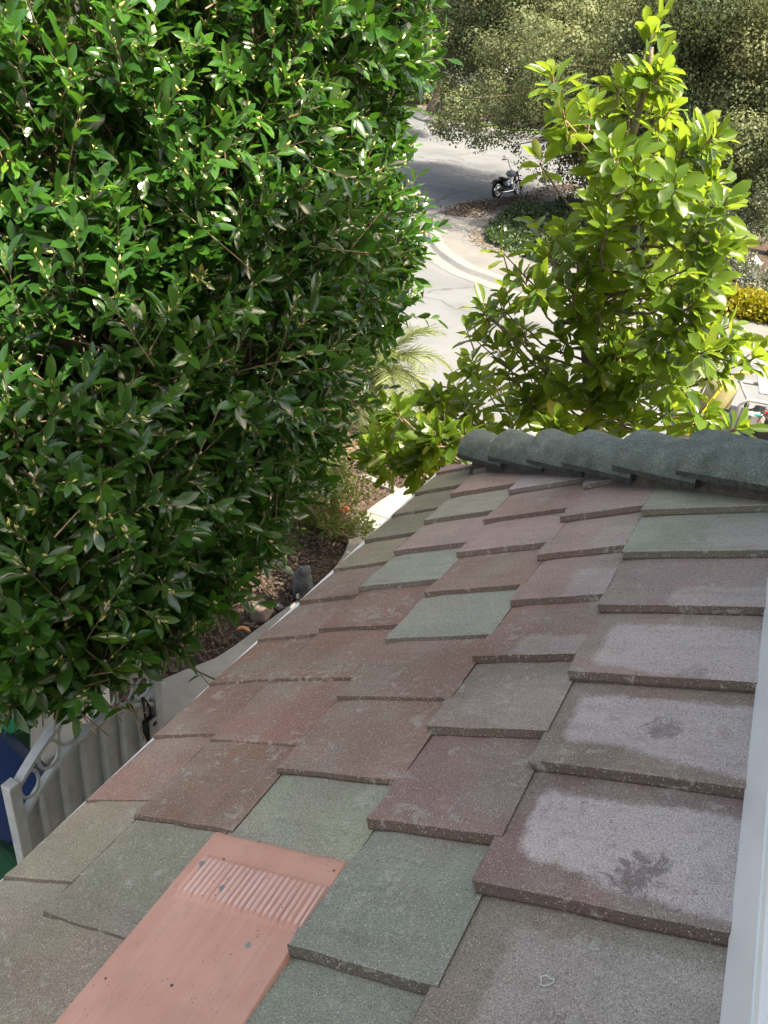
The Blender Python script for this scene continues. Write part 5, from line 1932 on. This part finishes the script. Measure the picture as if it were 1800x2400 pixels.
for y_ in (-.45, .25):
    fm.tube([(-.12, y_, zt + .03), (-.12, y_, zt + .52), (-.06, y_, zt + .60), (.9, y_, zt + .60), (.96, y_, zt + .54), (.96, y_, zt + .03)], .022, 8)
for x_ in (-.06, .9):
    fm.tube([(x_, -.45, zt + .60), (x_, .25, zt + .60)], .02, 8)
fm.build('roll_frame', M['steel_grey'], rig, smooth=True)
tk = MB().lathe([(0, -.32), (.15, -.32), (.20, -.26), (.205, .2), (.19, .28), (.10, .33), (0, .33)], (-.32, 0.05, zt + .36), (.12, .1, 1), 26)
to_ = tk.build('water_tank', M['tan_tank'], rig, smooth=True)
MB().lathe([(.207, -.02), (.212, -.02), (.212, .02), (.207, .02)], (-.31, 0.06, zt + .30), (.12, .1, 1), 26).build('tank_strap', M['black'], to_)
MB().box((.5, 0.18, zt + .66), (.75, .55, .03), Matrix.Rotation(R_(14), 3, 'X')).build('control_cover', M['steel_grey'], rig, bevel=.015)
for k, c in enumerate(('white_plastic', 'white_plastic', 'yellow', 'black')):
    MB().box((.22 + .10 * k, -.10, zt + .613), (.055, .03, .006), Matrix.Rotation(R_(14), 3, 'X')).build('badge', M[c], rig)
MB().box((.42, -.12, zt + .22), (.5, .45, .34)).build('engine', M['black'], rig, bevel=.03)
b = MB()
for k in range(7): b.box((.52 + .0 * k, -.36 - .0 * k, zt + .12 + .04 * k), (.26, .02, .018))
b.build('cooling_fins', M['chrome'], rig)
MB().box((.12, -.30, zt + .34), (.20, .16, .12), Matrix.Rotation(R_(20), 3, 'Z')).build('valve_box', M['steel_grey'], rig, bevel=.012)
MB().box((.13, -.36, zt + .405), (.08, .05, .02)).build('switch', M['teal'], rig)
MB().box((.05, -.36, zt + .405), (.06, .045, .02)).build('switch', M['white_plastic'], rig)
for k, (x_, y_, z_, c) in enumerate([(.02, -.15, .46, 'black'), (.25, -.22, .47, 'chrome'), (.35, -.25, .46, 'yellow'), (.45, -.25, .44, 'chrome'), (.62, -.28, .42, 'chrome'), (.72, -.25, .4, 'white_plastic'), (.5, -.3, .36, 'chrome'), (.3, -.34, .3, 'chrome'), (.66, -.36, .3, 'chrome')]):
    MB().tube([(x_, y_, zt + z_ - .05), (x_, y_, zt + z_)], .028, 10).ell((x_, y_, zt + z_), (.028, .028, .02)).build('fitting', M[c], rig, smooth=True)
rgk = random.Random(4)
for k in range(9):
    a = Vector((rgk.uniform(0, .7), rgk.uniform(-.35, -.1), zt + .40))
    c = Vector((rgk.uniform(0, .8), rgk.uniform(-.4, -.1), zt + .30))
    mid = (a + c) / 2 + Vector((rgk.uniform(-.1, .1), -.06, .12))
    MB().tube([a, a.lerp(mid, .5) + Vector((0, 0, .05)), mid, c.lerp(mid, .5), c], .008, 6).build('cable', M[['black', 'black', 'red', 'black', 'yellow'][k % 5]], rig, smooth=True)
MB().tube([(-.62, -.5, zt - .1), (-.55, -.35, zt + .15), (-.40, -.22, zt + .45), (-.28, -.15, zt + .72), (-.15, -.05, zt + .80), (-.02, .12, zt + .75)], .016, 8).build('hose', M['yellow'], rig, smooth=True)
MB().tube([(-.70, -.4, zt - .1), (-.66, -.3, zt + .1), (-.55, -.2, zt + .35), (-.5, -.1, zt + .6)], .02, 8).build('hose', M['black'], rig, smooth=True)
MB().tube([(-.80, -.5, zt - .15), (-.6, -.1, zt + .5)], .03, 8).build('ramp_bar', M['white_metal'], rig)

# ------------------------------------------------------------------ across the street on the right
hp0, hp1 = gnd(1655, 765), gnd(1830, 800)
hc = []
for k in range(22):
    f_ = k / 21
    hc.append((hp0[0] + (hp1[0] - hp0[0]) * f_, hp0[1] + 0.9 + random.uniform(-.1, .1), bz(hp0[1]) + 0.42, 0.42))
shrub('hedge', 'clipped golden yellow hedge behind the white sidewalk', 'hedge', hc, 7000, (0.07, 0.13), M['hedge_yellow'], small, (hc[10][0], hc[10][1], bz(hp0[1]) + .1), 8)
g = gnd(1745, 735)
sc_ = [(g[0] + random.uniform(-1.4, 1.6), g[1] + random.uniform(-.3, 1.2), bz(g[1]) + random.uniform(.3, .9), random.uniform(.4, .65)) for _ in range(14)]
shrub('sage_bush', 'loose grey-green bush above the yellow hedge', 'bush', sc_, 5000, (0.08, 0.14), M['sage'], small, (g[0], g[1], bz(g[1]) + .1), 8)
pp = gnd(1738, 700)
pil = tag(empty('brick_pillar', (pp[0], pp[1], bz(pp[1]) + .1)), 'short red brick pillar with white cap and lantern', 'pillar')
M['brick'] = simple('red_brick', (0.30, 0.10, 0.065), 0.85, var=0.3, vscale=12)
pz = at(1738, 665, pp[1])[2] - bz(pp[1]) - .1
nc = max(3, int(pz / .085))
for r_ in range(nc):
    for k in range(4):
        a = k * math.pi / 2
        o = MB().box((.10 if r_ % 2 else -.10, -.20, 0), (.38, .19, .066)).build('brick', M['brick'], pil, loc=(0, 0, .04 + r_ * .085))
        o.rotation_euler = (0, 0, a)
MB().box((0, 0, pz / 2), (.4, .4, pz)).build('core', M['kerb'], pil)
MB().box((0, 0, pz + .05), (.72, .72, .1)).build('cap', M['white_plastic'], pil, bevel=.02)
lt_ = MB()
for sx_ in (-1, 1):
    for sy_ in (-1, 1):
        lt_.tube([(.11 * sx_, .11 * sy_, pz + .1), (.15 * sx_, .15 * sy_, pz + .58)], .016, 6)
lt_.box((0, 0, pz + .12), (.28, .28, .04)).add([(-.2, -.2, pz + .58), (.2, -.2, pz + .58), (.2, .2, pz + .58), (-.2, .2, pz + .58), (0, 0, pz + .78)], [(0, 1, 4), (1, 2, 4), (2, 3, 4), (3, 0, 4), (3, 2, 1, 0)])
lan = lt_.build('lantern', M['steel_grey'], pil)
MB().box((0, 0, pz + .35), (.20, .20, .40)).build('lantern_glass', simple('lantern_glass', (.5, .55, .58), .15), lan)
# bank of bark behind the pillar, neighbour's house beyond
bk = gnd(1790, 690)
bx_ = flat_poly('bark_bank', [np.array(p) for p in [(bk[0] - 3.6, bk[1] - .4), (bk[0] + 9, bk[1] - .4), (bk[0] + 9, bk[1] + 5.6), (bk[0] - 3.6, bk[1] + 5.6)]], .42, M['mulch'], .5)
M['grey_roof'] = simple('grey_shingle', (0.27, 0.28, 0.29), .9, var=.15, vscale=4, bumps=.4, bscale=30)
e_ = at(1745, 640, 27.0)
nh = tag(empty('neighbour_house', (e_[0] + 4, 30.0, bz(30))), 'corner of a house with pale grey shingle roof at the right edge', 'house')
hz = e_[2] - bz(30)
MB().box((.4, 1.2, hz / 2), (6.0, 5.2, hz)).build('wall', M['stucco'], nh)
r_ = MB()
x0_, x1_, ya_, yb_ = -3.75, 4.2, -3.0, 4.2
r_.add([(x0_, ya_, hz), (x1_, ya_, hz), (x1_, yb_, hz), (x0_, yb_, hz), (x0_ + 2.6, .6, hz + 1.5), (x1_ - 2.6, .6, hz + 1.5),
        (x0_, ya_, hz - .14), (x1_, ya_, hz - .14), (x1_, yb_, hz - .14), (x0_, yb_, hz - .14)],
       [(0, 1, 5, 4), (1, 2, 5), (2, 3, 4, 5), (3, 0, 4), (0, 6, 7, 1), (1, 7, 8, 2), (2, 8, 9, 3), (3, 9, 6, 0), (9, 8, 7, 6)])
r_.build('roof', M['grey_roof'], nh)
wdw = MB().box((-1.4, -1.415, hz * .55), (1.2, .05, 1.0)).build('window', M['glass_dark'], nh)
MB().box((-1.4, -1.43, hz * .55 + .53), (1.35, .06, .07)).box((-1.4, -1.43, hz * .55 - .53), (1.35, .06, .07)).box((-2.04, -1.43, hz * .55), (.07, .06, .99)).box((-.76, -1.43, hz * .55), (.07, .06, .99)).build('window_frame', M['white_frame'], wdw)

# ------------------------------------------------------------------ up the street
fb = at(1010, 205, 62)
fh = tag(empty('white_house', (fb[0] + 1.0, 64, bz(60) + 1.5)), 'distant white walled house glimpsed between laurel and oak', 'house')
MB().box((0, 0, 1.4), (9, 5, 2.8)).build('wall', M['white_plastic'], fh)
MB().add([(-5, -3, 2.8), (5, -3, 2.8), (5, 3, 2.8), (-5, 3, 2.8), (-2.5, 0, 4.2), (2.5, 0, 4.2)], [(0, 1, 5, 4), (1, 2, 5), (2, 3, 4, 5), (3, 0, 4), (3, 2, 1, 0)]).build('roof', M['grey_roof'], fh)
for x_ in (-3, -.5, 2.2):
    w_ = MB().box((x_, -2.515, 1.5), (1.2, .05, 1.1)).build('window', M['glass_dark'], fh)
    MB().box((x_, -2.53, .92), (1.4, .08, .08)).build('window_sill', M['white_frame'], w_)
for k, (x, y, Y, r, lab) in enumerate([(935, 225, 56, .9, 'leftmost of three round bushes on the far bank'), (975, 232, 57, 1.0, 'middle of three round bushes on the far bank'), (1020, 240, 58, 1.1, 'rightmost of three round bushes on the far bank')]):
    p = at(x, y, Y)
    gz = bz(Y) + .8
    cs = [(p[0] + random.uniform(-r, r), p[1] + random.uniform(-.6, .6), gz + random.uniform(.3, 1.1), random.uniform(.5, .8)) for _ in range(9)]
    shrub('far_bush', lab, 'bush', cs, 1500, (0.16, 0.30), M['pale_tree'], small, (p[0], p[1], gz - .2), 5, 'bushes on the far bank')
up = gnd(912, 302)
ub = tag(empty('utility_box', (up[0], up[1], up[2])), 'small grey utility post at the far kerb', 'post')
MB().box((0, 0, .45), (.34, .34, .9)).build('post_body', M['steel_grey'], ub, bevel=.03)
MB().add([(-.22, -.22, .9), (.22, -.22, .9), (.22, .22, .9), (-.22, .22, .9), (0, 0, 1.02)], [(0, 1, 4), (1, 2, 4), (2, 3, 4), (3, 0, 4), (3, 2, 1, 0)]).build('post_cap', M['steel_grey'], ub)
